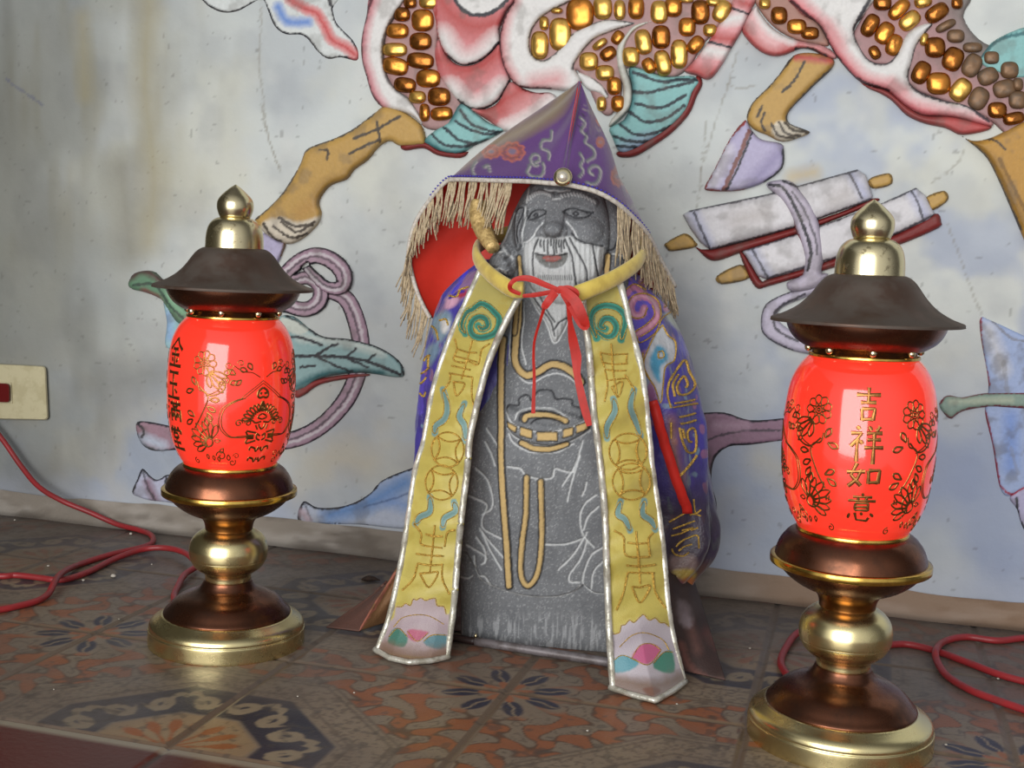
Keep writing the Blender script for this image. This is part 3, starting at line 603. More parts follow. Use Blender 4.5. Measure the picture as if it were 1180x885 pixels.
rel('shoulder_flame', fl, beast, WHT, [Gl(FB((750, 0), (712, 80), (694, 180), (704, 280), (745, 360)), 14, PNK, .9), Gl(FB((850, 380), (950, 360)), 18, PNK, 1., .8), wl(FB((752, 10), (712, 80), (690, 180), (702, 280), (742, 362), (800, 399), (920, 402)), 2.4, (90, 60, 64)), wl(np.vstack([FB((1010, 8), (925, 50), (872, 90), (838, 140), (828, 200), (842, 252), (885, 272), (935, 245), (1000, 180)), FC_((0, 146), (60, 116), (150, 87), (270, 100))]), 2.4, (70, 72, 78), .8), wl(np.vstack([FC_((270, 112), (160, 152), (95, 182), (40, 242), (0, 310))]), 2.2, (70, 72, 78), .8)], .0145, 7)
rel('white_tuft', np.vstack([FC_((20, 330), (80, 345), (130, 380), (165, 430), (150, 450), (120, 425), (60, 400))]), beast, WHT, [wl(FC_((80, 345), (135, 385), (160, 430)), 2, BLK, .7)], .011, 4)
rel('flank_edging', FC_((370, 92), (280, 112), (235, 160), (205, 200), (196, 250), (205, 320), (225, 380), (228, 430), (215, 490), (175, 540), (165, 575), (215, 540), (258, 490), (270, 430), (262, 370), (245, 320), (232, 260), (238, 210), (262, 160), (300, 125)), beast, (186, 186, 176), [], .012, 4)
rel('tail_band', FC_((735, -30), (835, -30), (800, 60), (770, 130), (720, 215), (680, 285), (620, 358), (560, 342), (505, 322), (545, 280), (612, 190), (662, 110), (715, 48)), beast, (200, 140, 142), [Gl(FC_((690, 90), (760, 80)), 11, WHT, .7), Gl(FC_((640, 170), (730, 180)), 10, RED, .8), Gl(FC_((600, 225), (690, 240)), 11, WHT, .7), Gl(FC_((530, 315), (630, 335)), 12, RED, .7), Gl(FC_((760, 10), (800, 20)), 8, RED, .8), wl(FC_((725, 40), (795, 62)), 2), wl(FC_((615, 190), (660, 200), (718, 215)), 2)], .013, 6)
# --- right flank
top = rel('scaled_flank', np.vstack([FC_((815, -40), (850, 50), (920, 130), (1010, 180), (1110, 205)), FD((235, 215), (180, 110), (100, 60), (40, -40))]), beast, (150, 112, 100), [], .007, 5)
scales(FC_, [(870, 15, 50, 50), (935, 70, 72, 76), (1015, 120, 84, 66), (1075, 150, 78, 55)], top, .0072, [2, 1, 2, 0])
rel('hip_flame', np.vstack([FC_((832, 28), (850, 60), (910, 130), (1000, 178), (1110, 200), (1172, 226), (1196, 262), (1150, 262), (1090, 228), (1030, 220), (960, 248), (900, 252), (840, 226), (785, 172), (768, 132), (800, 62))]), beast, (205, 160, 160), [Gl(FC_((775, 140), (840, 220), (920, 250), (1010, 222), (1150, 258)), 13, RED, .8), Gl(FC_((835, 40), (890, 130), (990, 180)), 9, WHT, .8), wl(FC_((1010, 222), (1080, 222), (1150, 255)), 2)], .0125, 6)
hind = rel('scaled_flank', FD((425, -40), (900, -40), (885, 80), (960, 190), (1080, 245), (1240, 290), (1240, 640), (1110, 660), (1000, 575), (800, 495), (640, 430), (560, 330), (420, 300), (350, 180), (400, 70)), beast, (150, 116, 116), [Gl(FD((890, 0), (960, 200), (1180, 300)), 36, (110, 104, 100), .8)], .007, 5)
scales(FD, [(492, 13, 85, 72), (573, 45, 118, 66, -45), (690, 8, 84, 56, -15), (433, 123, 72, 112, 30), (503, 160, 78, 108, 30), (625, 100, 110, 74, -40), (455, 255, 52, 66, -30), (548, 218, 72, 102, 22), (695, 190, 36, 62, 15), (680, 352, 80, 110, 28), (765, 405, 112, 104), (872, 437, 88, 116, 38)], hind, .0072, [2, 1, 0])
scales(FD, [(757, 62, 118, 74, -35), (855, 15, 54, 56), (800, 125, 102, 40, -28), (748, 230, 96, 96), (835, 287, 94, 112, 25), (960, 478, 88, 108, 30), (1050, 535, 90, 76), (1130, 575, 102, 58, -12)], hind, .0072, [2, 2, 3])
scales(FD, [(848, 175, 82, 62), (930, 230, 90, 48), (927, 318, 84, 112, 30), (1023, 280, 72, 62), (1110, 340, 86, 80), (1005, 370, 100, 78, -25), (1085, 430, 108, 82, -15), (1150, 485, 86, 84), (1150, 410, 50, 60)], hind, .0072, [3])
rel('thigh_underside', FD((280, 285), (380, 392), (450, 422), (520, 442), (620, 520), (700, 560), (850, 568), (1025, 618), (885, 655), (800, 622), (700, 600), (610, 560), (540, 490), (480, 452), (400, 412)), beast, (128, 58, 56), [Gl(FD((800, 590), (980, 625)), 12, RED, .8)], .0105, 6)
rel('thigh_flame', FD((40, -40), (90, 60), (170, 110), (215, 180), (265, 265), (320, 335), (380, 392), (450, 420), (520, 440), (600, 510), (680, 555), (760, 562), (850, 570), (1000, 612), (1032, 602), (1000, 570), (900, 510), (800, 490), (700, 460), (640, 420), (620, 372), (640, 290), (660, 220), (705, 160), (738, 118), (700, 113), (640, 140), (600, 180), (562, 260), (520, 302), (470, 308), (420, 282), (380, 222), (355, 160), (370, 110), (412, 60), (440, -40)), beast, WHT, [Gl(FD((50, 0), (170, 110), (215, 180), (270, 265), (330, 335), (400, 400), (520, 440), (610, 515), (760, 562), (1000, 612)), 18, (196, 98, 104), .9), Gl(FD((230, 130), (280, 200)), 16, PNK, 1, .7), Gl(FD((540, 400), (600, 440)), 12, PNK, 1, .7), wl(FD((50, 5), (150, 95), (200, 150), (240, 230), (310, 330), (380, 390), (520, 440)), 3, (80, 50, 54)), wl(FD((430, 0), (372, 105), (357, 160), (382, 222), (422, 284), (470, 308), (522, 302), (565, 258)), 2.8, (56, 58, 66), .85), wl(FD((735, 118), (700, 165), (660, 225), (640, 300), (620, 372), (642, 424), (700, 462), (800, 492), (900, 512), (1010, 590)), 2.6, (56, 58, 66), .85)], .0145, 8)
# --- fins
ffl = FB((512, 468), (580, 512), (650, 560), (712, 582), (692, 602), (640, 632), (570, 662), (512, 697), (440, 692), (372, 662), (348, 636), (400, 590), (460, 550))
rel('fin_backing', FB((248, 655), (350, 640), (420, 680), (520, 690), (548, 688), (512, 716), (410, 704), (345, 672), (260, 682)), beast, DRED, [], .0085, 4)
rel('elbow_fin', ffl, beast, TEAL, [Gl(FB((350, 636), (440, 692), (520, 690)), 9, TEALD, 1.), Gl(FB((512, 470), (470, 540)), 8, TEALD, 1.)]+[wl(FB(*q), 2.3, (30, 40, 48)) for q in (((515, 500), (560, 560), (640, 590), (700, 600)), ((490, 548), (540, 580), (620, 606), (690, 604)), ((440, 578), (500, 630), (570, 650), (635, 632)), ((385, 610), (430, 650), (500, 665), (575, 656)))], .0105, 5)
ffr = FC_((255, 308), (330, 318), (420, 348), (530, 343), (577, 368), (545, 420), (515, 500), (440, 580), (350, 640), (280, 680), (215, 692), (178, 620), (168, 580), (232, 540), (262, 470), (268, 400))
rel('fin_backing', FC_((560, 345), (588, 378), (560, 440), (528, 515), (450, 600), (350, 670), (280, 708), (215, 712), (200, 690), (280, 660), (400, 590), (500, 490)), beast, DRED, [], .0085, 4)
rel('elbow_fin', ffr, beast, TEAL, [Gl(FC_((255, 308), (268, 400), (262, 470), (232, 540)), 9, TEALD, 1.), Gl(FC_((215, 690), (350, 640)), 16, (132, 150, 172), .8)]+[wl(FC_(*q), 2.6, (30, 40, 48)) for q in (((275, 328), (400, 370), (480, 362), (565, 362)), ((272, 415), (350, 418), (450, 392), (545, 372)), ((285, 470), (400, 488), (510, 430)), ((258, 508), (330, 552), (420, 537), (505, 478)), ((215, 565), (290, 612), (370, 602), (460, 565)), ((185, 618), (270, 642), (340, 640)), ((200, 662), (290, 668)))], .0105, 5)
# --- legs
lg = rel('leg', FF((680, 100), (760, 122), (830, 165), (872, 212), (885, 282), (862, 297), (760, 302), (700, 276), (640, 310), (590, 372), (520, 422), (480, 472), (400, 502), (350, 560), (340, 600), (352, 650), (330, 705), (260, 772), (190, 802), (120, 782), (60, 742), (15, 680), (60, 640), (150, 550), (210, 460), (250, 390), (272, 330), (318, 300), (420, 264), (520, 213), (620, 138)), beast, OCH, [Gl(FF((350, 560), (400, 500), (480, 472), (590, 372)), 14, OCHD, 1., .8), Gl(FF((250, 640), (320, 600)), 14, (168, 130, 70), 1.), Fl(FF((60, 690), (150, 665), (240, 690), (350, 660), (330, 705), (260, 775), (190, 805), (110, 785), (50, 745)), (196, 186, 168), 3)]+[wl(FF(*q), 2.2, (66, 58, 50)) for q in (((15, 680), (150, 548), (215, 450), (270, 332), (320, 300), (420, 264), (520, 213), (620, 138)), ((520, 265), (640, 215), (755, 150)), ((500, 340), (560, 310), (650, 270)), ((350, 320), (388, 328), (382, 370)), ((640, 180), (655, 280)), ((140, 668), (220, 710), (310, 702)), ((110, 710), (200, 770), (280, 748)), ((150, 690), (230, 740), (320, 690)), ((60, 700), (100, 760), (150, 790)))], .013, 8)
rel('hoof', FF((60, 745), (130, 785), (170, 800), (150, 860), (110, 930), (60, 900), (40, 800)), lg, LAV, [Ln(FF((170, 800), (150, 870)), 3, (140, 110, 90))], .010, 5, label='small lavender hoof behind lamp finial')
lg = rel('leg', FC_((1000, 252), (1090, 240), (1180, 268), (1172, 312), (1100, 380), (1050, 430), (1000, 480), (972, 522), (985, 560), (1060, 590), (1072, 602), (1030, 622), (950, 642), (880, 612), (815, 582), (788, 530), (818, 460), (880, 400), (940, 330)), beast, OCH, [Gl(FC_((1170, 310), (1050, 430), (975, 520)), 10, OCHD, 1., .7), Gl(FC_((1010, 258), (1170, 275)), 7, RED, .8), Fl(FC_((930, 550), (985, 560), (1062, 592), (1030, 622), (950, 642), (900, 600)), (198, 188, 168), 2)]+[wl(FC_(*q), 2., (66, 58, 50)) for q in (((998, 255), (940, 330), (880, 400), (818, 460), (788, 530)), ((1170, 312), (1050, 432), (975, 522), (990, 562), (1070, 600)), ((1050, 280), (1000, 370), (950, 415)), ((858, 480), (835, 530)), ((870, 510), (855, 550), (870, 590)), ((900, 560), (935, 615), (1000, 625)), ((935, 555), (970, 605), (1030, 615)), ((960, 555), (1000, 590), (1060, 600)))], .0125, 7)
rel('hoof', FE((285, 2), (270, 0), (225, 60), (180, 150), (147, 210), (156, 223), (210, 226), (270, 221), (340, 196), (397, 150), (402, 90), (390, 70), (330, 58), (300, 30)), lg, LAV, [Gl(FE((220, 90), (170, 200)), 12, (190, 186, 196), .8), Gl(FE((390, 100), (300, 200)), 14, (120, 112, 148), 1., .7), Ln(FE((290, 30), (262, 100), (240, 150), (208, 222)), 5, (120, 82, 78)), wl(FE((300, 35), (270, 110), (250, 160), (215, 224)), 1.8), Ln(FE((275, 0), (222, 60), (176, 150), (146, 212)), 4, (140, 52, 48)), Ln(FE((150, 222), (215, 232), (280, 224)), 5, (140, 52, 48)), wl(FE((402, 90), (396, 150), (340, 198)), 2)], .012, 6, label='lavender hoof with brown seam above the scrolls')
rel('leg', FE((965, 35), (1010, 62), (1080, 50), (1200, -10), (1270, -10), (1330, 300), (1370, 520), (1300, 560), (1240, 480), (1190, 400), (1165, 345), (1130, 262), (1090, 172), (1050, 105)), beast, (170, 128, 58), [Gl(FE((1010, 60), (1060, 110), (1110, 180), (1180, 330)), 9, OCHD, 1., .8), wl(FE((965, 38), (1050, 108), (1090, 176), (1130, 264), (1170, 350)), 2.2, (66, 58, 50)), wl(FE((1020, 50), (1080, 60), (1120, 90)), 2, (66, 58, 50)), wl(FE((1100, 120), (1150, 220), (1190, 300)), 3, (110, 80, 34), .7)], .013, 8)
rel('tail_fin', [(1128, 70), (1150, 44), (1200, 30), (1220, 70), (1180, 90), (1150, 84)], beast, TEAL, [Ln([(1130, 66), (1152, 46), (1190, 36)], 4, TEALD)], .009, 4)

# --- bound scrolls
sc = thing('scroll_relief', 'two white painted scrolls tied with lavender sash above lamp', 'relief', tuple(on_wall([(930, 255)])[0]))
def scroll(poly, red, rods, seams, lines):
    s = rel('scroll', poly, sc, (196, 194, 196), [Gl(seams[0], 12, (168, 170, 190), 1.), Gl(seams[1], 12, (168, 170, 190), 1.)]+[wl(l, 2, (84, 84, 92)) for l in lines]+[Gl(FE((250, 320), (330, 300)), 22, (150, 142, 136), 1., .5), Gl(FE((560, 260), (600, 240)), 18, (150, 142, 136), 1., .5)], .016, 11, sm=False)
    rel('scroll_red_side', red, s, DRED, [], .010, 6, label='dark red painted underside')  # lower bevel of the scroll, painted dark red
    for r in rods: rel('rod', r, s, OCH, [Ln(np.vstack([r, r[:1]]), 1.8, (70, 52, 24), sm=False, a=.8)], .009, 5, label='ochre rod end')
scroll(FE((75, 302), (98, 288), (350, 235), (640, 155), (668, 172), (690, 240), (684, 256), (500, 320), (430, 345), (165, 417), (130, 390), (98, 345)), FE((110, 395), (165, 414), (430, 344), (600, 288), (686, 250), (702, 262), (520, 337), (440, 367), (270, 422), (190, 450), (150, 441)), [FE((18, 395), (80, 362), (112, 384), (118, 406), (40, 420), (24, 412)), FE((678, 186), (740, 167), (755, 185), (746, 206), (690, 217))], [FE((110, 300), (160, 400)), FE((620, 165), (665, 240))], [FE((112, 296), (135, 350), (163, 412)), FE((614, 166), (632, 200), (655, 248)), FE((98, 288), (350, 236), (640, 156)), FE((165, 414), (430, 343), (684, 252))])
scroll(FE((268, 418), (440, 366), (520, 338), (720, 264), (830, 214), (862, 240), (892, 300), (872, 320), (780, 360), (580, 440), (460, 480), (348, 512), (318, 500)), FE((258, 425), (275, 430), (300, 470), (330, 515), (350, 510), (460, 478), (580, 438), (780, 358), (890, 298), (912, 325), (900, 346), (780, 398), (580, 468), (450, 505), (350, 534), (315, 540), (288, 500)), [FE((185, 500), (260, 463), (287, 490), (282, 512), (200, 527)), FE((863, 246), (920, 224), (936, 245), (922, 266), (880, 287))], [FE((300, 420), (350, 500)), FE((815, 225), (865, 310))], [FE((298, 412), (320, 450), (350, 506)), FE((812, 222), (835, 260), (855, 322)), FE((270, 418), (440, 366), (720, 264), (830, 215)), FE((350, 508), (580, 436), (780, 356), (886, 302))])
rel('sash', FE((345, 205), (380, 190), (420, 192), (455, 218), (495, 272), (522, 350), (532, 440), (524, 488), (545, 495), (505, 540), (430, 552), (412, 522), (462, 496), (466, 440), (446, 370), (420, 300), (388, 250)), sc, (176, 168, 182), [wl(FE((355, 205), (400, 215), (440, 280), (470, 350), (490, 420), (480, 480)), 2.6), wl(FE((400, 192), (455, 218), (497, 275), (525, 350), (533, 440)), 2), Ln(FE((390, 255), (424, 310), (450, 375), (466, 440), (460, 495)), 3, (120, 50, 52)), wl(FE((430, 230), (470, 290), (505, 380), (510, 430)), 1.8, BLK, .7)], .020, 7)
rel('sash_loop', FE((500, 530), (430, 548), (345, 590), (328, 660), (350, 702), (430, 742), (520, 750), (540, 690), (460, 690), (400, 660), (380, 630), (400, 600), (470, 570), (540, 540)), sc, (176, 170, 186), [wl(FE((430, 548), (345, 590), (328, 660), (350, 702), (430, 742)), 1.8, BLK, .8), wl(FE((470, 560), (390, 600), (370, 640), (385, 680), (450, 712)), 2, BLK, .8)], .012, 6)
# --- leaf and scroll-ended stem behind left lamp
lf = thing('leaf_relief', 'painted teal leaf with curled green stem behind lamp', 'relief', tuple(on_wall([(300, 400)])[0]))
rel('leaf_blade', FG((330, 290), (440, 240), (500, 275), (540, 298), (610, 305), (685, 325), (742, 362), (758, 398), (738, 407), (660, 396), (600, 398), (530, 412), (480, 442), (400, 450), (330, 420)), lf, (140, 170, 170), [Gl(FG((480, 300), (600, 312), (700, 340)), 9, (186, 196, 190), .8), Gl(FG((470, 430), (560, 395), (700, 395)), 7, TEALD, 1.), wl(FG((400, 352), (520, 350), (620, 356), (690, 375), (748, 400)), 2.6), wl(FG((440, 240), (500, 278), (545, 300), (612, 306), (686, 326), (744, 364), (757, 400)), 1.8)]+[wl(FG(*q), 2) for q in (((520, 350), (560, 325), (580, 318)), ((600, 355), (630, 330)), ((660, 365), (680, 345)), ((530, 355), (580, 378), (620, 392)), ((610, 358), (660, 380)), ((430, 300), (480, 300), (540, 322)), ((480, 380), (520, 375)))]+[Fl(FG((430, 245), (500, 275), (480, 292), (440, 280)), (190, 196, 186))], .011, 6)
rel('leaf_underside', FG((465, 440), (520, 414), (600, 400), (660, 398), (660, 404), (600, 412), (530, 428), (490, 455), (468, 462)), lf, (140, 56, 54), [], .008, 3, label='dark red underside edge of leaf')
rel('curled_stem', FG((18, 155), (35, 128), (80, 122), (112, 150), (150, 205), (200, 240), (260, 262), (260, 300), (190, 275), (148, 258), (112, 205), (92, 190), (60, 178), (28, 170)), lf, (96, 130, 104), [Gl(FG((20, 140), (60, 122), (110, 150)), 7, (84, 56, 56), 1.), Gl(FG((60, 180), (100, 200)), 7, (150, 60, 70), .8), Gl(FG((120, 190), (180, 250)), 9, (120, 160, 128), .8), wl(FG((30, 160), (90, 160), (130, 215), (180, 262)), 2, (60, 76, 66))], .012, 5)
rel('washed_cloth', FG((112, 200), (150, 250), (200, 275), (260, 300), (240, 330), (150, 335), (118, 320), (122, 260)), lf, (150, 184, 190), [Gl(FG((170, 270), (180, 310)), 14, (110, 166, 160), 1., .8), Gl(FG((125, 240), (130, 300)), 9, (140, 170, 204), 1.)], .003, 8)
# --- mauve ribbon with knot
rb = thing('ribbon_relief', 'mauve painted ribbon curling in ring around the leaf', 'relief', tuple(on_wall([(390, 400)])[0]))
OUT = (40, 36, 44)
def ribbon(name, pts, w, parent, T=.004, col=(160, 134, 148), closed=False, label=None):
    p = cat(pts, 6, closed); t = np.gradient(p, axis=0); t /= np.linalg.norm(t, axis=1)[:, None]; n = np.stack([-t[:, 1], t[:, 0]], -1)
    s = np.linspace(0, 1, len(p)); ww = np.interp(s, np.linspace(0, 1, len(w)), w)[:, None]/2
    L, R_ = p+n*ww, p-n*ww
    return rel(name, np.vstack([L[::2], R_[::-2]]), parent, col, [Gl(R_[::4], 6, (124, 94, 112), 1., .8), Ln(p-n*ww*.25, 3, (196, 190, 194), sm=False, a=.8), Ln(L, 4.2, OUT, sm=False), Ln(R_, 3.4, OUT, sm=False, a=.85), Ln(p+n*ww*.12, 2.4, OUT, sm=False, a=.75)], T, 1.5, label=label, step=1.25)
ribbon('ribbon_ring', FG((545, 175), (600, 195), (628, 250), (642, 320), (632, 400), (600, 470), (545, 530), (480, 568), (400, 585), (320, 590)), [14, 20, 21, 21, 21, 21, 20, 20, 18, 16], rb)
ribbon('ribbon_loop', FG((420, 150), (470, 100), (520, 80), (565, 95), (595, 130), (590, 165), (550, 165), (515, 135), (490, 105)), [16, 18, 19, 20, 20, 17, 14, 12, 9], rb, .009)
ribbon('ribbon_curl', FG((430, 210), (490, 225), (528, 205), (532, 165), (500, 140), (455, 150)), [16, 18, 19, 18, 16, 14], rb, .008)
rel('ribbon_end', FG((40, 530), (60, 525), (105, 532), (160, 545), (220, 560), (220, 600), (150, 602), (90, 605), (58, 590), (42, 560)), rb, (150, 120, 132), [wl(FG((40, 530), (60, 525), (105, 533), (160, 545)), 2.4), wl(FG((42, 560), (60, 588), (92, 604), (150, 602)), 2.6), Gl(FG((60, 570), (110, 590)), 9, (176, 184, 200), .7), wl(FG((45, 532), (60, 550), (55, 568)), 1.8)], .004, 4)
rb2 = thing('ribbon_relief', 'plum painted ribbon tapering out between statue and right lamp', 'relief', tuple(on_wall([(850, 510)])[0]))
rel('ribbon_end', FH((-60, 290), (0, 315), (80, 315), (150, 336), (250, 330), (300, 330), (300, 390), (240, 390), (150, 402), (92, 407), (55, 440), (46, 500), (60, 560), (56, 605), (20, 645), (-40, 660), (-90, 500)), rb2, (138, 108, 126), [wl(FH((-60, 290), (0, 315), (80, 315), (150, 337), (240, 330), (300, 328)), 2.8), wl(FH((300, 390), (150, 402), (92, 407), (53, 440), (45, 500), (60, 560), (56, 605), (20, 642)), 3), wl(FH((0, 410), (60, 380), (130, 365), (230, 362)), 1.8, BLK, .7), Gl(FH((20, 440), (20, 600)), 18, (66, 52, 60), 1., .9), Gl(FH((60, 350), (140, 350)), 8, (162, 134, 150), .8)], .005, 5)
rb3 = thing('ribbon_relief', 'pale painted flame ribbon with red stripe, top left of wall', 'relief', tuple(on_wall([(360, 30)])[0]))
rel('flame_tail', FA((40, -30), (52, 2), (92, 36), (150, 58), (212, 50), (262, 24), (305, 0), (330, 2), (350, 50), (380, 120), (430, 155), (500, 158), (540, 190), (580, 240), (625, 267), (680, 260), (752, 276), (758, 230), (733, 180), (692, 138), (658, 98), (642, 40), (622, -30)), rb3, (192, 196, 194), [wl(FA((45, -10), (60, 10), (95, 36), (150, 58), (212, 50), (262, 24), (305, 2)), 3), wl(FA((325, 0), (350, 50), (380, 120), (430, 155), (500, 158), (540, 190), (580, 240), (625, 267), (680, 260), (750, 274)), 3), wl(FA((752, 274), (757, 230), (732, 180), (692, 138), (657, 98), (642, 40), (622, -10)), 3), Gl(FA((450, -5), (520, 40), (570, 60), (605, 115), (640, 180), (700, 212), (740, 245)), 8, (190, 84, 84), .5), Ln(FA((440, 2), (500, 38), (560, 52), (600, 112), (640, 182), (700, 212), (745, 250)), 1.6, (150, 60, 60), a=.6), Gl(FA((395, 30), (420, 80), (450, 100), (530, 100)), 8, (96, 128, 186), .7)], .003, 4)
# --- blue clouds along the foot of the wall
cl = tag(rel('cloud_relief', FG((474, 792), (488, 740), (528, 757), (600, 752), (662, 722), (702, 682), (782, 650), (830, 640), (840, 760), (780, 812), (640, 802), (540, 800)), None, (176, 184, 200), [Gl(FG((560, 775), (660, 745), (760, 690)), 17, (104, 140, 190), .7), Gl(FG((720, 740), (800, 760)), 14, (120, 150, 200), 1., .8), wl(FG((476, 792), (488, 742), (528, 758), (600, 752), (662, 722), (702, 682), (782, 650), (830, 640)), 2.8), wl(FG((490, 745), (510, 790)), 1.6, BLK, .6), wl(FG((650, 755), (740, 730), (800, 705)), 1.6, (70, 90, 130), .6), Gl(FG((485, 770), (500, 790)), 7, (190, 170, 180), .8)], .004, 5), 'blue painted cloud between left lamp and statue', 'relief')
tag(rel('cloud_relief', FG((28, 715), (42, 680), (56, 652), (78, 672), (98, 682), (128, 668), (180, 690), (180, 745), (120, 742), (80, 738), (44, 728)), None, (176, 178, 198), [wl(FG((30, 714), (42, 680), (56, 654), (78, 674), (98, 682), (128, 668), (170, 682)), 2.6), Gl(FG((70, 690), (90, 735)), 8, (136, 108, 124), .8), wl(FG((56, 656), (70, 700), (90, 738)), 1.8, BLK, .7), wl(FG((120, 672), (118, 710)), 2)], .004, 4), 'small blue and mauve painted cloud left of left lamp', 'relief')
# --- sword with blue blade at the right edge
sw = thing('sword_relief', 'painted blue sword with green cross guard right of lamp', 'relief', tuple(on_wall([(1150, 460)])[0]))
rel('blade', FH((768, 62), (800, 70), (890, 112), (960, 150), (960, 520), (885, 522), (840, 540), (818, 508), (800, 400), (780, 312), (790, 240), (770, 120)), sw, (150, 166, 200), [Gl(FH((790, 90), (830, 200)), 14, (186, 188, 196), .8), Gl(FH((850, 330), (850, 460)), 14, (120, 146, 200), .8), Ln(FH((768, 62), (772, 150), (792, 240)), 3, (150, 46, 64)), Ln(FH((780, 312), (800, 400), (818, 508)), 3, (150, 46, 64)), Ln(FH((818, 508), (850, 535), (890, 515)), 2.5, (150, 46, 64)), wl(FH((800, 70), (850, 115), (900, 125)), 2, GRY, .7), Ln(FH((830, 180), (840, 260)), 5, (130, 130, 134), a=.5), Ln(FH((850, 410), (870, 480)), 4, (130, 130, 134), a=.4)], .004, 4, amt=.45)
rel('cross_guard', FH((658, 292), (680, 270), (720, 275), (780, 264), (870, 262), (960, 266), (960, 306), (870, 304), (790, 300), (720, 312), (690, 332), (668, 315)), sw, (126, 146, 134), [Ln(FH((658, 292), (680, 268), (720, 273), (780, 262), (890, 262)), 3.4, (120, 44, 54)), Ln(FH((668, 318), (690, 332), (720, 312), (790, 300), (890, 304)), 3.4, (120, 44, 54)), Gl(FH((690, 285), (850, 282)), 6, (160, 170, 150), .8)], .009, 5)
tag(rel('tassel_relief', FH((846, 545), (870, 520), (900, 505), (960, 500), (960, 660), (900, 645), (878, 615), (866, 575)), None, (166, 162, 190), [Ln(FH((846, 540), (880, 520), (930, 500)), 2.6, (150, 46, 64)), wl(FH((866, 545), (868, 590), (885, 625), (910, 645)), 2.4)], .004, 4), 'lavender painted tassel below the sword, right edge', 'relief')

# ================================================================== STONE STATUE
SO = on_floor([(632, 746)])[0]; SA = np.array([.993, .118, 0.]); SN_ = np.array([.118, -.993, 0.])
def on_plane(P, b=0.):
    d = ray(P); b = np.broadcast_to(b, (len(d),)); t = (b-(CC-SO)@SN_)/(d@SN_); return CC+d*t[:, None]
def loc3(a, b, z): return SO+np.outer(a, SA)+np.outer(b, SN_)+np.outer(z, [0, 0, 1.])
def abz(V): d = np.asarray(V)-SO; return d@SA, d@SN_, d[:, 2]
statue = thing('stone_statue', 'grey carved stone statue of bearded elder holding an ingot', 'statue', tuple(SO))
prof = np.array([  # z, left, right, front, back
 (0, .090, .090, .000, -.115), (.03, .091, .091, .001, -.115), (.06, .093, .093, .002, -.115), (.10, .096, .096, .004, -.113), (.15, .096, .096, .006, -.110), (.20, .092, .092, .008, -.106), (.25, .086, .086, .003, -.10),
 (.29, .082, .078, -.003, -.096), (.315, .083, .068, -.004, -.092), (.335, .083, .060, -.004, -.088), (.352, .080, .056, -.004, -.086), (.366, .072, .055, -.005, -.085), (.378, .063, .054, -.006, -.084), (.40, .058, .050, -.012, -.082), (.425, .048, .042, -.022, -.08), (.445, .030, .028, -.036, -.075), (.456, .010, .010, -.05, -.066)])
zz = np.linspace(0, .456, 430); pr = np.stack([np.interp(zz, prof[:, 0], prof[:, k]) for k in range(1, 5)], -1)
ker = np.ones(15)/15; pr = np.stack([np.convolve(np.pad(pr[:, k], 7, mode='edge'), ker, 'valid') for k in range(4)], -1)
uf = np.sin(np.linspace(-math.pi/2, math.pi/2, 231))*.35+np.linspace(-1, 1, 231)*.65
ub = np.linspace(1, -1, 40)[1:-1]
ex = np.interp(zz, [0, .08, .25, .35, .45], [5, 4.5, 3.6, 3.6, 2.4])[:, None]
def half(u, l, r): return np.where(u < 0, u*l[:, None], u*r[:, None])
mid = (pr[:, 3]*.45+pr[:, 2]*.55)[:, None]
Af = half(uf[None, :]*np.ones((430, 1)), pr[:, 0], pr[:, 1]); Bf = mid+(pr[:, 2][:, None]-mid)*(1-np.abs(uf[None, :])**ex)**(1/ex)
Ab = half(ub[None, :]*np.ones((430, 1)), pr[:, 0], pr[:, 1]); Bb = mid+(pr[:, 3][:, None]-mid)*(1-np.abs(ub[None, :])**ex)**(1/ex)
A_ = np.hstack([Af, Ab]); B_ = np.hstack([Bf, Bb]); nc = A_.shape[1]; Z_ = np.repeat(zz, nc)
V = loc3(A_.ravel(), B_.ravel(), Z_); P = proj(V); fr = np.hstack([np.ones((430, 231), bool), np.zeros((430, 38), bool)]).ravel()
wgt = np.where(fr, np.clip(1.15-np.abs(np.hstack([np.tile(uf, (430, 1)), np.ones((430, 38))]).ravel())**7, 0, 1), 0)
def ell(c, rx, ry, pw=2.): 
    q = ((P[:, 0]-c[0])/rx)**2+((P[:, 1]-c[1])/ry)**2; return np.clip(1-q, 0, 1)**(1/pw)
k_ = lambda x, y: tuple(FK((x, y))[0])
def dist(pts, lim=30): return seg_dist(P, cat(pts, 5), False, lim)
def ridge(pts, w): return np.sqrt(np.clip(1-(dist(pts)/w)**2, 0, 1))
Hh = .017*ell((648, 268), 55, 82)                      # face mass
Hh += .0105*ridge(FK((490, 225), (484, 300), (480, 375)), 11)*ss(235, 268, P[:, 1])+.006*ell(k_(480, 395), 16, 11)+.0035*ell(k_(405, 400), 9, 8)+.0035*ell(k_(560, 400), 9, 8)
Hh += .0055*ell(k_(310, 390), 16, 17, 1.2)+.0055*ell(k_(690, 390), 20, 18, 1.2)
Hh += .003*ridge(FK((300, 175), (370, 145), (455, 160)), 5)+.003*ridge(FK((525, 160), (620, 140), (745, 200)), 5)
Hh -= .0035*ell(k_(360, 280), 12, 8)-.0025*ell(k_(362, 282), 9, 5)+.0035*ell(k_(630, 275), 15, 8)-.0025*ell(k_(630, 275), 11, 5)
EAR = FK((222, 500), (208, 440), (206, 350), (210, 275), (238, 240), (270, 240), (268, 280), (248, 330), (230, 400), (235, 470))
Hh += .007*ridge(EAR, 4.5)+.003*ell(k_(235, 370), 7, 24)
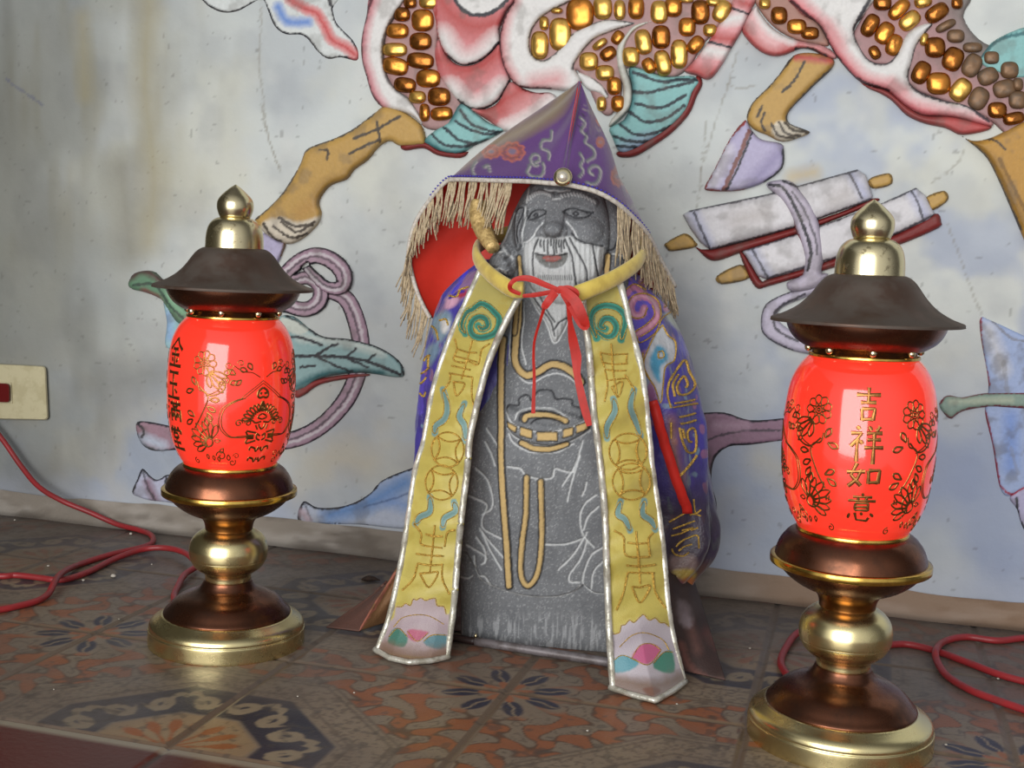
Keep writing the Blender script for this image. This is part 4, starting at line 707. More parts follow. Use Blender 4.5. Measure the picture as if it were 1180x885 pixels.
BEARD = np.vstack([FK((270, 500), (300, 470), (340, 440), (400, 436), (480, 448), (590, 428), (650, 466), (750, 482), (808, 500), (800, 600), (768, 715), (700, 745), (640, 765)), FQ((590, 80), (575, 150), (545, 235), (488, 318), (440, 200), (385, 120), (345, 50)), FK((290, 760), (268, 640))])
bd = seg_dist(P, cat(BEARD, 4, True), True, 20); bin_ = inside(P, cat(BEARD, 4, True)); Hh += np.where(bin_, .005*np.clip(bd/6, 0, 1)**.6, 0)
Hh += .0004*np.sin(P[:, 0]*1.1+.02*(P[:, 1]-270)*(P[:, 0]-648)*.03)*bin_
MOUTH = FK((355, 555), (400, 560), (480, 562), (570, 552), (545, 620), (480, 645), (420, 632), (380, 600)); mi = inside(P, cat(MOUTH, 4, True)); Hh -= np.where(mi, .0035, 0); Hh += .003*ridge(FK((415, 580), (470, 582), (520, 575)), 3.5)
# raised hand beside the cheek, four fingers folded round the staff
hand_c = FN((560, 490))[0]; Hh += .012*ell(hand_c, 21, 24)
for i, q in enumerate((((492, 452), (540, 445), (590, 470)), ((488, 482), (540, 476), (605, 502)), ((500, 512), (550, 508), (612, 532)), ((530, 540), (570, 538), (618, 556)))): Hh += .0075*ridge(FN(*q), 3.6)
Hh += .007*ridge(FN((600, 455), (575, 425), (560, 405)), 4.5)
# neckline, belly, ingot, sleeves
Hh += .007*ell((632, 500), 62, 95, 1.)
ING = np.vstack([FQ((218, 700), (228, 670), (290, 690), (420, 680), (560, 700), (650, 735), (690, 745), (690, 800), (640, 840), (560, 880), (450, 895), (330, 870), (250, 830), (222, 780))])
ii = inside(P, cat(ING, 4, True)); idd = seg_dist(P, cat(ING, 4, True), True, 20); Hh += np.where(ii, .006*np.clip(idd/4, 0, 1)**.5, 0)
Hh -= .004*ell(tuple(FQ((470, 755))[0]), 17, 5)
Hh += .009*ell((600, 562), 44, 62, 1.2)*ss(500, 540, P[:, 1])*.5+.009*ell((686, 565), 40, 62, 1.2)*.5
STAFF = np.vstack([FQ((268, 60), (190, 410)), FV((190, 0), (192, 150), (206, 350), (222, 590))])
STAFF = np.vstack([FQ((200, 300), (190, 420), (188, 640), (192, 800)), FV((192, 60), (196, 160), (208, 350), (222, 600))])
Hh += .0035*ridge(STAFF, 5.2)
NECK = FQ((285, 90), (282, 200), (268, 330), (270, 440), (330, 500), (400, 480), (470, 440), (540, 452), (600, 490), (640, 540))
Hh += .0025*ridge(NECK, 5)
SASHL = FV((292, 190), (287, 330), (270, 450), (266, 555), (292, 602), (330, 552), (345, 420), (345, 205)); Hh += .002*ridge(SASHL, 3.2)
Hh -= .006*ss(684, 690, P[:, 1]-.0*P[:, 0])*np.clip(1-np.abs(P[:, 0]-615)/140, 0, 1)*0
HEM = FV((60, 480), (95, 540), (110, 580), (150, 605), (250, 638), (330, 648), (400, 645), (465, 628), (500, 600), (540, 630), (640, 640)); Hh += .004*ss(0, 1, 0*P[:, 0])
hemy = np.interp(P[:, 0], HEM[:, 0], HEM[:, 1]); Hh += .0045*ss(2, -2, P[:, 1]-hemy)*ss(300, 640, P[:, 1])
WL_ = [((90, 490), (95, 540), (110, 575), (150, 602), (250, 636), (330, 646), (400, 645), (465, 627), (488, 602)), ((95, 160), (140, 205), (160, 270), (155, 312), (120, 335)), ((70, 265), (128, 290), (137, 308), (120, 350), (126, 390), (190, 425)), ((110, 388), (150, 440), (198, 495)), ((118, 400), (150, 470), (192, 542)), ((62, 450), (128, 490), (132, 512), (118, 522)), ((98, 420), (130, 470), (130, 515)),
       ((130, 62), (150, 100), (170, 150)), ((135, 12), (160, 50), (190, 92)), ((360, 447), (430, 447), (500, 424), (515, 400)), ((500, 430), (460, 490), (408, 542)), ((515, 430), (492, 500), (450, 560), (450, 588), (486, 590)), ((552, 258), (510, 290), (490, 340), (500, 410), (540, 458)), ((560, 302), (520, 340), (502, 392)), ((575, 458), (530, 490), (502, 560), (502, 600), (540, 632), (580, 637)), ((575, 512), (540, 550), (530, 618)), ((500, 60), (470, 150), (425, 222)), ((490, 110), (462, 200), (442, 282)), ((515, 210), (508, 240), (498, 262)),
       ((218, 152), (268, 158), (285, 178), (320, 192), (360, 196), (388, 190), (396, 160), (430, 168), (462, 172), (466, 155)), ((150, 600), (130, 570), (105, 565)), ((20, 570), (60, 580), (80, 570))]
WQ = [((248, 110), (246, 200), (232, 330), (240, 420), (300, 520), (360, 545), (440, 505), (500, 492), (560, 508), (610, 545)), ((310, 90), (312, 200), (300, 330), (325, 440)), ((345, 50), (385, 130), (440, 210), (484, 322), (540, 250), (575, 160)), ((275, 745), (300, 700), (400, 684), (500, 694), (580, 742)), ((222, 712), (270, 775), (380, 810), (480, 812), (580, 790), (690, 748)), ((228, 800), (280, 852), (400, 892), (500, 888), (600, 862), (690, 812)), ((232, 830), (260, 880), (340, 925), (420, 935), (520, 925), (600, 885))]
WK = [((410, 112), (440, 124), (480, 122), (520, 128), (580, 122)), ((470, 180), (520, 176)), ((285, 230), (280, 330), (262, 420), (262, 500)), ((200, 270), (120, 470), (110, 500)), ((110, 480), (150, 530), (190, 580)), ((30, 560), (80, 535), (130, 535)), ((80, 655), (120, 645), (155, 670)), ((260, 470), (300, 465), (340, 430), (370, 380), (400, 340)), ((560, 330), (610, 390), (640, 440)), ((860, 545), (900, 552), (950, 570)), ((296, 100), (290, 200)), ((130, 380), (120, 450))]
white = [FV(*q) for q in WL_]+[FQ(*q) for q in WQ]+[FK(*q) for q in WK]
for q in white: Hh -= .0012*ss(2.2, .6, dist(q, 6))
gd = lambda s: [FQ(*s)]
black = [FK((300, 312), (316, 275), (355, 250), (415, 256), (412, 278), (365, 302), (318, 318)), FK((338, 285), (352, 275), (365, 285), (350, 296), (338, 285)), FK((540, 262), (600, 240), (670, 258), (722, 276), (680, 302), (600, 298), (545, 268)), FK((605, 275), (622, 262), (640, 275), (622, 290), (605, 275)), EAR,
         FK((375, 445), (345, 520), (335, 600), (338, 690)), FK((555, 450), (600, 560), (618, 690), (626, 765)), FK((585, 440), (640, 540), (690, 640), (700, 745)), FK((738, 490), (755, 600), (770, 720)), FK((602, 412), (640, 452), (700, 476), (800, 492)), FK((355, 545), (420, 558), (500, 558), (570, 545)), FK((700, 270), (740, 268)),
         FQ((355, 40), (410, 120), (470, 200), (490, 280)), FQ((405, 50), (450, 140), (492, 200)), FQ((560, 180), (520, 200), (492, 240)), FK((890, 470), (870, 510), (830, 525)),
         FQ((222, 690), (235, 668), (262, 672), (290, 668), (292, 632), (322, 612), (350, 620), (362, 640), (395, 592), (440, 582), (480, 592), (500, 632), (545, 632), (590, 640), (595, 670), (640, 690), (648, 740)), FQ((300, 750), (310, 715), (360, 700), (440, 698), (520, 715), (575, 755)), FQ((365, 765), (400, 742), (470, 740), (550, 765))]
for x, l in ((392, 500), (415, 530), (440, 545), (462, 490), (482, 548), (498, 540), (515, 500), (532, 535), (548, 510)): black.append(FK((x, 455), (x-2, (455+l)/2), (x+2, l)))
for q in black: Hh -= .0012*ss(1.8, .5, dist(q, 6))
V2 = V+SN_[None, :]*(Hh*wgt)[:, None]; V2[:, 2] = np.clip(V2[:, 2], 0, None)
# pigments on the stone
C = np.tile(lin((110, 112, 115)), (len(V), 1)); n1 = noise(V[:, [0, 2]], 1100, 201, 2); n2 = noise(V[:, [0, 2]], 40, 207, 3)
C *= (.82+.36*n1)[:, None]; blend(ss(.66, .8, n1)*.4, (176, 178, 178)); blend(ss(.5, .75, n2)*.35, (84, 86, 90))
blend(ss(700, 720, P[:, 1])*ss(.55, .7, noise(V[:, [0, 2]]*np.array([1, .12]), 500, 221, 2))*.5, (170, 172, 174))
WC = (196, 198, 198)
ops = [Fl(BEARD, (188, 190, 190), 1.5, a=.88), Fl(MOUTH, (104, 104, 102), 1, a=.95)]
ops += [Ln(q, 2.0, WC, a=.8) for q in white]
for x0, x1, y0, y1 in ((300, 450, 175, 150), (530, 745, 158, 195)):
    for t in np.linspace(0, 1, 11):
        x = x0+(x1-x0)*t; y = y0+(y1-y0)*t-28*math.sin(t*math.pi); ops.append(Ln(FK((x-6, y-8), (x+6, y+12)), 1.6, WC, a=.75, sm=False))
for x in range(370, 610, 15): ops.append(Ln(FK((x, 690), (x+4, 720)), 1.2, (60, 62, 64), a=.8, sm=False))
for i in range(60):
    x = 280+RNG.random()*500; y = 520+RNG.random()*330; ops.append(Ln(FK((x, y), (x+RNG.normal()*6, y+50)), .9, (150, 152, 154), a=.6, sm=False))
ops += [Ln(q, 2.1, (38, 38, 42), a=.9) for q in black]
ops += [Ln(FK((410, 572), (450, 568), (470, 572), (500, 566), (522, 574)), 3.0, (150, 84, 78), a=.85), Ln(FK((430, 590), (470, 592), (505, 583)), 2.6, (156, 88, 82), a=.85)]
GLD = (188, 160, 108)
def goldline(pts, w, closed=False): return [Ln(pts, w+4, (42, 40, 40), a=.9, closed=closed), Ln(pts, w, GLD, a=.95, closed=closed)]
ops += goldline(STAFF, 6)+goldline(NECK, 7)+goldline(SASHL, 5.2)+goldline(FK((232, 570), (236, 700)), 4)+goldline(FK((830, 560), (820, 690)), 5)+goldline(FQ((275, 100), (262, 260)), 5)
ops += goldline(FQ((330, 745), (345, 722), (430, 715), (500, 728), (560, 752)), 5)+goldline(FV((272, 62), (320, 82), (380, 84), (440, 66)), 5)
for q in (((232, 762), (282, 788), (278, 812), (234, 790)), ((308, 790), (370, 806), (370, 845), (308, 828)), ((402, 816), (512, 816), (512, 858), (402, 858)), ((548, 802), (600, 790), (598, 828), (548, 840)), ((620, 782), (676, 762), (680, 798), (622, 816))):
    ops += [Ln(FQ(*q), 3.4, (42, 40, 40), sm=False, closed=True), Fl(FQ(*q), GLD, 1, sm=False)]
Cp = paint(P, C, ops, .5); C = np.where(fr[:, None], Cp, C)
C = C*(.9+.2*noise(V[:, [0, 2]], 900, 231, 2))[:, None]
F = np.vstack([grid_faces(430, nc, True)])
F = [tuple(f) for f in F]+[tuple(range(nc))[::-1], tuple(429*nc+i for i in range(nc))]
body = build('body', V2, F, MST, statue, C)
bst = bvh_of([body])
b = Bag(); sp = on_plane(cat(FN((452, 190), (448, 250), (462, 300), (478, 340), (500, 385), (525, 425)), 5), np.interp(np.linspace(0, 1, 26), [0, .5, 1], [-.024, -.014, .006]))
tube(b, sp, np.interp(np.linspace(0, 1, len(sp)), [0, .2, .4, .7, 1], [.0080, .0088, .0092, .0084, .0062]), 12)
part(b.make('staff_head', MGLEAF, statue), 'crooked gold staff head above the raised hand')

# ================================================================== HOOD
hood = thing('hood', 'pointed purple satin hood with red lining and beige fringe', 'hood', tuple(on_plane([(648, 204)], .0)[0]))
RIM = [(778, 330, -.150), (760, 297, -.185), (748, 272, -.215), (733, 254, -.238), (711, 234, -.262), (687, 221, -.276), (660, 214, -.286), (649, 212, -.290), (632, 211, -.286), (606, 209, -.272), (566, 208, -.250), (527, 207, -.222), (514, 210, -.212), (496, 230, -.203), (480, 255, -.197), (472, 282, -.192), (472, 300, -.190), (479, 330, -.188), (488, 352, -.186), (496, 366, -.184)]
SEAM = 7
rim = np.array([on_wall([(x, y)], Y)[0] for x, y, Y in RIM])
peak = on_wall([(668, 93)], -.215)[0]
def spine(t): # back line from the peak down behind the head
    pts = np.array([on_wall([q[:2]], q[2])[0] for q in ((668, 93, -.215), (662, 130, -.165), (652, 200, -.135), (640, 290, -.128), (630, 372, -.128))]); 
    c = cat(pts, 12); s = np.linspace(0, 1, len(c)); return np.array([np.interp(t, s, c[:, k]) for k in range(3)])
tsp = [.92, .55, .22, .03, 0, 0, 0, 0, 0, 0, 0, .02, .10, .28, .45, .60, .70, .84, .93, 1.0]
ns = 96; sub = 14
def crv(arr, seam):                               # smooth each side of the front seam separately
    a = np.asarray(arr, float); return np.vstack([cat(a[:seam+1], sub)[:-1], cat(a[seam:], sub)])
rimc = crv(rim, SEAM); tc_ = crv(np.array(tsp)[:, None], SEAM)[:, 0]; nR = len(rimc); kseam = SEAM*sub
ctr = on_plane([(640, 290)], -.05)[0]
Hv = np.zeros((nR, ns, 3))
for i in range(nR):
    a = rimc[i]; e = spine(max(0, tc_[i])); s = np.linspace(0, 1, ns)[:, None]
    q = a*(1-s)+e*s
    out = (a+e)/2-ctr; out[2] *= .3; out /= np.linalg.norm(out)+1e-9
    far = abs(i-kseam)/kseam
    bulge = .004+.018*min(1, max(0, tc_[i]-.03)/.45)
    if i < kseam and tc_[i] > .01: bulge *= .25
    q = q+out*(bulge*np.sin(np.pi*s)**.9)
    # soft seam ridge and sewn folds
    q += SN_*(.006*np.exp(-((i-kseam)/3.4)**2)*np.sin(np.pi*np.clip(s*1.0, 0, 1)))
    q += out*(.0012*np.sin(s*9+i*.21)*np.sin(np.pi*s))
    Hv[i] = q
V = Hv.reshape(-1, 3); P = proj(V); frv = np.repeat(np.arange(nR), ns)
ORG, ORD, SWG, SWL, DK = (168, 92, 70), (128, 72, 60), (96, 104, 100), (158, 150, 150), (40, 30, 46)
C = np.tile(lin((86, 52, 108)), (len(V), 1)); blend(ss(.45, .75, noise(V[:, [0, 2]], 30, 301, 3))*.4, (70, 42, 90))
hop = [Gl(FM((700, 90), (640, 200), (560, 260), (400, 345), (250, 405), (140, 480)), 14, (122, 104, 72), .6, .97)]
for c, s in (((410, 430), 1.0), ((965, 560), 1.0), ((300, 430), .7), ((880, 260), .8), ((870, 380), .5), ((1025, 620), .5)):
    for k in range(3):
        r = (62-17*k)*s
        pts = [(c[0]+r*(1+.10*math.sin(t*9))*math.cos(t)*(1. if c[0] < 800 else .55), c[1]+r*(1+.1*math.sin(t*9))*math.sin(t)*.75) for t in np.linspace(0, 6.28, 40)]
        hop.append(Ln(FM(*pts), 2.4, (ORG, ORD, ORG)[k], sm=False, a=.92))
    hop.append(Fl(FM(*[(c[0]+22*s*math.cos(t), c[1]+16*s*math.sin(t)) for t in np.linspace(0, 6.28, 12)[:-1]]), (120, 110, 124), a=.7))
for q in (((545, 500), (520, 500), (505, 470), (520, 445), (545, 450), (550, 475), (530, 485)), ((500, 500), (490, 540), (520, 560), (560, 555), (575, 520), (570, 490)), ((600, 470), (600, 430), (560, 410), (570, 370), (610, 365), (615, 320)), ((830, 550), (810, 535), (820, 510), (850, 505), (870, 530), (860, 580), (830, 600), (800, 590)), ((760, 560), (780, 530), (765, 500), (780, 470), (765, 440)), ((800, 480), (840, 450), (830, 410), (790, 380), (800, 350), (770, 320), (790, 280), (765, 250)), ((220, 480), (200, 520), (215, 560)), ((260, 510), (285, 500), (290, 530)), ((1030, 720), (1060, 700), (1050, 740))):
    hop += [Ln(FM(*q), 3.6, SWG, a=.9), Ln(FM(*q)+1.2, 1.5, SWL, a=.9)]
for i in range(26):
    x = 770+RNG.random()*110; y = 170+RNG.random()*190; hop.append(Ln(FM((x, y), (x+RNG.normal()*22, y+RNG.normal()*22)), 1.8, ((130, 118, 120), DK, (100, 90, 104))[i % 3], sm=False, a=.55))
hop += [Ln(FM((775, 70), (730, 260), (690, 430), (682, 500)), 1.4, (58, 28, 80), a=.7)]
Cp = paint(P, C, hop, .5); fm = (tc_[np.clip(frv, 0, nR-1)] < .25); C = np.where(fm[:, None], Cp, C)
F = grid_faces(nR, ns)
cen = V.mean(0)
crown = build('crown', V, F, MHAT, hood, C)
# lining: the same shell set slightly inside
me = crown.data; nrm = np.zeros(len(V)*3, np.float32); me.vertices.foreach_get('normal', nrm); nrm = nrm.reshape(-1, 3)
sgn = np.sign(((V-ctr)*nrm).sum(1).mean()); lin_V = V-nrm*sgn*.0016
part(build('lining', lin_V, F, MLINE, hood), 'red satin lining seen inside the left flap')
bh = bvh_of([crown])
# white cord and blue beads along the rim
b = Bag(); tube(b, rimc+SN_*.0015, .0022, 8); part(b.make('rim_cord', MCORDW, hood), 'off-white cord along the hood rim')
b = Bag(); seg = rimc[2*sub:13*sub]; L = np.concatenate([[0], np.cumsum(np.linalg.norm(np.diff(seg, axis=0), axis=1))]); nb = int(L[-1]/.0042)
for t in np.linspace(0, L[-1], nb):
    c = np.array([np.interp(t, L, seg[:, k]) for k in range(3)])+SN_*.003+np.array([0, 0, .0032])
    tube(b, [c-SA*.0012, c, c+SA*.0012], [.0006, .0011, .0006], 6)
part(b.make('bead_trim', MCORDB, hood), 'line of small blue beads above the rim')
# gold edging along the top fold at left
edge_px = FM((752, 58), (640, 200), (560, 260), (400, 341), (250, 401), (150, 470), (108, 552))
# fringe
b = Bag(); Lr = np.concatenate([[0], np.cumsum(np.linalg.norm(np.diff(rimc, axis=0), axis=1))])
def at_l(t): return np.array([np.interp(t, Lr, rimc[:, k]) for k in range(3)])
ir = lambda i: Lr[min(int(i*sub), nR-1)]
def strands(i0, i1, step, l0, l1, skip=None, drift=(0, 0)):
    t0, t1 = ir(i0), ir(i1); n = int((t1-t0)/step)
    for k in range(n):
        f = k/max(1, n-1)
        if skip and skip(f): continue
        t = t0+(t1-t0)*f+RNG.normal()*.0005; p = at_l(t); ln = (l0+(l1-l0)*f)*(.8+.3*RNG.random()); clump = math.sin(k*.75)*.0035
        dx = clump+RNG.normal()*.0022+drift[0]+(drift[1]-drift[0])*f; dy = RNG.normal()*.0012
        pts = [p+SA*(dx*s**1.3+.0007*math.sin(s*7+k))+SN_*(.0035*math.sin(s*2.2)+dy*s)-np.array([0, 0, ln*s]) for s in np.linspace(0, 1, 7)]
        tube(b, pts, np.interp(np.linspace(0, 1, 7), [0, .8, 1], [.00082, .00082, .0006]), 5)
strands(9.3, 12, .00105, .046, .042, lambda f: (f*6.3) % 1 < .30, (-.007, -.001))
strands(12, 19, .0012, .038, .042, lambda f: (f*10.3) % 1 < .30, (.0, -.008))
strands(0, 4.0, .00105, .034, .052, lambda f: (f*6.1) % 1 < .22, (.006, .001))
fo = b.make('fringe', MFRINGE, hood); fo['kind'] = 'stuff'; part(fo, 'beige twisted fringe hanging from the hood rim')
# brow ornament
c = on_wall([(648.7, 204)], -.296)[0]
def dome(c, n, r, h, m, name, parent, flat=True):
    n = np.array(n)/np.linalg.norm(n); a = np.cross(n, [0, 0, 1.]); a /= np.linalg.norm(a); bb = np.cross(a, n)
    V = []; th = np.arange(24)*math.pi/12
    for i in range(9):
        f = i/8*math.pi/2; V += [c+n*(h*math.sin(f))+(a*math.cos(t)+bb*math.sin(t))*max(r*math.cos(f), 1e-5) for t in th]
    V += [c-n*.004+(a*math.cos(t)+bb*math.sin(t))*r*.8 for t in th]
    F = [tuple(f)[::-1] for f in grid_faces(9, 24, True)]+[(9*24+k, k, (k+1) % 24, 9*24+(k+1) % 24) for k in range(24)]
    return build(name, V, F, m, parent)
og = dome(c, SN_*1.0+np.array([0, 0, .15]), .0082, .0035, MPALE, 'brow_ornament', hood)
dome(c+SN_*.0028, SN_, .0048, .0042, MPEARL, 'pearl', og)

# ================================================================== CLOAK WITH YELLOW BANDS
cloak = thing('cloak', 'purple brocade cloak with collar and two embroidered yellow bands', 'cloak', tuple(SO))
rows = [(302, 558, 722), (312, 545, 735), (325, 530, 748), (345, 511, 768), (370, 500, 783), (400, 493, 795), (440, 486, 806), (480, 482, 813), (530, 482, 817), (575, 480, 824), (610, 476, 827), (635, 472, 818), (655, 468, 797), (672, 463, 792), (690, 456, 800), (708, 445, 812), (722, 438, 820)]
zr, al, ar = [], [], []
for y, xl, xr in rows:
    p = on_plane([(xl, y), (xr, y)], -.055); a, b_, z_ = abz(p); zr.append(z_.mean()); al.append(a[0]); ar.append(a[1])
zr, al, ar = np.array(zr)[::-1], np.array(al)[::-1], np.array(ar)[::-1]
nz, nu = 300, 420; zc = np.linspace(.002, zr.max(), nz)
AL, AR = np.interp(zc, zr, al), np.interp(zc, zr, ar)
ker = np.ones(13)/13; AL, AR = (np.convolve(np.pad(q, 6, mode='edge'), ker, 'valid') for q in (AL, AR))
# phi runs from the front-left opening, round the back, to the front-right opening
ph = np.interp(np.linspace(0, 1, nu), [0, .24, .42, .58, 1], [-62, -8, 60, 120, 242]); ph = np.radians(np.interp(np.linspace(0, 1, nu), [0, .30, .45, .55, .70, 1], [256, 186, 130, 50, -6, -76]))
cosA, sinA = np.cos(ph), np.sin(ph)
mid = (AL+AR)/2; hw = (AR-AL)/2; dpt = np.interp(zc, [0, .1, .25, .31, .36], [.078, .078, .078, .066, .048])[:, None]*np.where(sinA[None, :] < 0, np.interp(zc, [.13, .22], [0, 1])[:, None]*np.where(cosA > 0, .43, .19)[None, :]+.55, 1.); cb = np.interp(zc, [0, .25, .36], [-.055, -.055, -.055])
Aa = mid[:, None]+hw[:, None]*np.sign(cosA)*np.abs(cosA)**.85; Bb = cb[:, None]-dpt*np.sign(sinA)*np.abs(sinA)**.85
fold = .0035*np.sin(ph*14+2*np.sin(zc*22)[:, None])*np.clip((.30-zc)/.2, 0, 1)[:, None]+.003*(noise(np.stack([np.tile(ph*6, nz), np.repeat(zc*30, nu)], -1), 1, 401, 3).reshape(nz, nu)-.5)*2
Aa += fold*cosA; Bb -= fold*sinA
V = loc3(Aa.ravel(), Bb.ravel(), np.repeat(zc, nu)); V[:, 1] = np.minimum(V[:, 1], -.022); P = proj(V)
NAVY, PURP = (46, 44, 116), (66, 52, 150)
C = np.tile(lin((60, 52, 138)), (len(V), 1)); q3 = np.stack([np.tile(ph*5, nz), np.repeat(zc*40, nu)], -1)
blend(ss(.4, .7, noise(q3, 1, 411, 3))*.6, (44, 40, 98)); blend(ss(.72, .76, noise(q3, 1.6, 421, 2))*.8, (130, 84, 116)); blend(ss(.78, .82, noise(q3, 1.7, 431, 2))*.8, (104, 128, 146))
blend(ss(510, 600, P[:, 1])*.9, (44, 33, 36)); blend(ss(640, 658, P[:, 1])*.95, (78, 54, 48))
PK, PKL, CY, WB = (158, 98, 128), (182, 130, 150), (62, 132, 162), (168, 172, 176)
cop = [Fl(FY((180, 70), (215, 40), (260, 20), (320, 30), (362, 90), (372, 160), (345, 175), (330, 130), (320, 200), (300, 260), (250, 290), (215, 280), (200, 200), (182, 120)), (78, 62, 160), 2),
       Ln(FY((225, 268), (280, 232), (310, 190), (300, 140), (260, 112), (220, 118), (200, 150), (215, 188), (248, 185), (256, 160)), 9, PK), Ln(FY((225, 268), (280, 232), (310, 190), (300, 140), (260, 112), (220, 118), (200, 150), (215, 188), (248, 185), (256, 160)), 3.5, PKL),
       Ln(FY((248, 55), (290, 34), (328, 60), (350, 100), (348, 160)), 9, PK), Ln(FY((248, 55), (290, 34), (328, 60), (350, 100), (348, 160)), 3.5, PKL), Ln(FY((182, 100), (215, 74), (255, 95)), 8, PK), Ln(FY((355, 110), (385, 118), (400, 130)), 5, (150, 60, 70)),
       Fl(FY((330, 228), (352, 270), (382, 300), (378, 370), (342, 400), (332, 480), (322, 545), (298, 480), (264, 430), (254, 380), (270, 330), (298, 270)), WB, 3), Fl(FY((305, 315), (340, 325), (352, 368), (322, 402), (322, 462), (298, 440), (278, 378)), CY, 3), Fl(FY((312, 340), (330, 345), (330, 365), (312, 365)), WB, 2),
       Fl(FY((340, 180), (390, 175), (425, 220), (428, 262), (390, 245), (350, 205)), (150, 160, 150), 3), Fl(FY((385, 195), (412, 215), (418, 245), (395, 235)), (70, 122, 96), 2), Fl(FY((400, 270), (432, 300), (440, 350), (400, 330)), (92, 88, 190), 4, a=.7),
       # left shoulder, seen past the left band
       Fl(FX((210, 90), (280, 20), (312, 10), (320, 30), (290, 90), (240, 140), (190, 170), (160, 190)), (128, 96, 132), 3, a=.9), Ln(FX((215, 95), (245, 60), (275, 10)), 4, (58, 50, 190)), Fl(FX((238, 95), (272, 84), (275, 105), (245, 118)), (150, 40, 66), 2), Fl(FX((195, 118), (240, 118), (225, 150), (190, 160)), (186, 142, 164), 3), Ln(FX((205, 120), (240, 95), (262, 92)), 3, (40, 34, 140)),
       Fl(FX((140, 200), (190, 170), (215, 200), (200, 260), (165, 300), (135, 260)), (110, 134, 140), 4, a=.85), Fl(FX((170, 210), (205, 215), (200, 250), (178, 260)), (176, 174, 170), 3), Ln(FX((100, 330), (90, 420), (82, 520), (85, 580)), 9, (74, 62, 160), a=.9), Fl(FX((110, 330), (150, 300), (160, 340), (120, 400)), (96, 120, 140), 3),
       Gl(FY((365, 620), (380, 760), (400, 870)), 14, (120, 84, 54), 1., .8), Fl(FZ((262, 320), (345, 315), (350, 372), (275, 372)), (112, 94, 92), 4), Fl(FZ((270, 372), (345, 368), (345, 405), (300, 405)), (150, 128, 60), 3), Fl(FZ((305, 405), (345, 400), (340, 455), (315, 455)), (160, 92, 48), 4), Fl(FZ((275, 405), (305, 410), (330, 470), (290, 470)), (104, 60, 76), 4), Fl(FZ((290, 480), (330, 500), (340, 570), (310, 570), (290, 530)), (130, 118, 122), 4)]
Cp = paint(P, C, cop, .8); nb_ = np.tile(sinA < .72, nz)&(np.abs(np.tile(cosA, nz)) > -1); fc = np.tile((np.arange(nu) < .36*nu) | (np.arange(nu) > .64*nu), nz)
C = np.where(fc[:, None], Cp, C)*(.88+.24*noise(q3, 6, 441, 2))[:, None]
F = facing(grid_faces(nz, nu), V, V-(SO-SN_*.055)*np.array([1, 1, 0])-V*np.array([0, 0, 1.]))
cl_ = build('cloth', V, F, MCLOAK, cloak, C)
mo = cl_.modifiers.new('thickness', 'SOLIDIFY'); mo.thickness = .0016; mo.offset = -1
bcl = bvh_of([cl_]); scl = cast_surf(bcl, .0002)
b = Bag(); G = lambda q, fr=FY, w=2.4, h=.0009, **k: stroke(b, fr(*q), w, h, scl, jit=.35, n=8, **k)
for q in (((240, 276), (292, 242), (322, 195), (312, 132), (264, 102), (214, 108), (188, 150), (208, 196), (250, 196), (268, 160)), ((215, 258), (268, 222), (298, 186), (288, 148)), ((240, 62), (290, 24), (338, 56), (360, 100), (356, 165)), ((256, 75), (290, 46), (318, 68), (338, 108), (340, 158)), ((180, 85), (215, 62), (262, 85)), ((330, 228), (352, 270), (382, 300), (378, 370), (342, 400), (332, 480), (322, 545), (298, 480), (264, 430), (254, 380), (270, 330), (298, 270), (330, 228)), ((310, 340), (330, 335), (335, 358), (315, 362), (312, 345)), ((225, 275), (240, 300), (300, 260), (330, 200), (380, 170), (400, 185)), ((250, 340), (255, 400), (290, 470))): G(q, w=1.5)
part(b.make('cloud_stitching', MTHREAD, cl_, smooth=False), 'gold thread outlining the pink and blue clouds'); b = Bag()
for q in (((365, 565), (350, 510), (358, 460), (385, 415), (420, 372), (440, 420), (462, 470), (440, 505), (400, 512), (388, 482), (402, 452), (418, 438), (432, 468), (425, 485)), ((372, 565), (420, 556), (472, 548)), ((375, 548), (420, 542), (462, 532)), ((380, 520), (372, 470), (395, 430)), ((395, 605), (430, 598), (464, 588)), ((400, 632), (435, 626), (466, 616)), ((398, 645), (410, 700), (432, 745), (462, 742), (467, 690), (458, 650), (432, 662), (436, 700), (450, 705)), ((412, 650), (420, 690)), ((365, 625), (366, 690)), ((395, 850), (440, 800), (470, 760))): G(q, w=2.6, h=.0013)
part(b.make('fret_stitching', MTHREAD, cl_, smooth=False), 'gold fret stitched on the right side'); b = Bag()
for q in (((255, 195), (290, 175), (332, 150)), ((268, 220), (310, 205), (350, 190)), ((262, 245), (300, 235), (345, 215)), ((280, 285), (300, 265), (330, 250), (360, 245), (365, 290)), ((290, 300), (310, 285), (340, 275)), ((345, 110), (352, 160), (372, 150)), ((330, 170), (345, 165), (372, 172)), ((265, 290), (275, 310), (305, 318), (330, 305)), ((335, 225), (362, 215)), ((300, 225), (345, 215))): G(q, FZ, 2.0, .001)
part(b.make('hem_stitching', MTHREAD, cl_, smooth=False), 'gold dashes near the hem'); b = Bag()
for q in (((92, 395), (110, 360), (128, 350)), ((85, 430), (105, 418), (125, 400)), ((80, 470), (95, 462), (112, 440)), ((78, 500), (100, 520), (108, 500)), ((165, 210), (190, 205), (200, 230)), ((130, 230), (150, 250), (160, 290)), ((205, 110), (235, 112), (250, 85), (285, 72)), ((120, 350), (118, 400))): G(q, FX, 2.2, .001)
part(b.make('shoulder_stitching', MTHREAD, cl_, smooth=False), 'gold stitching on the left shoulder')
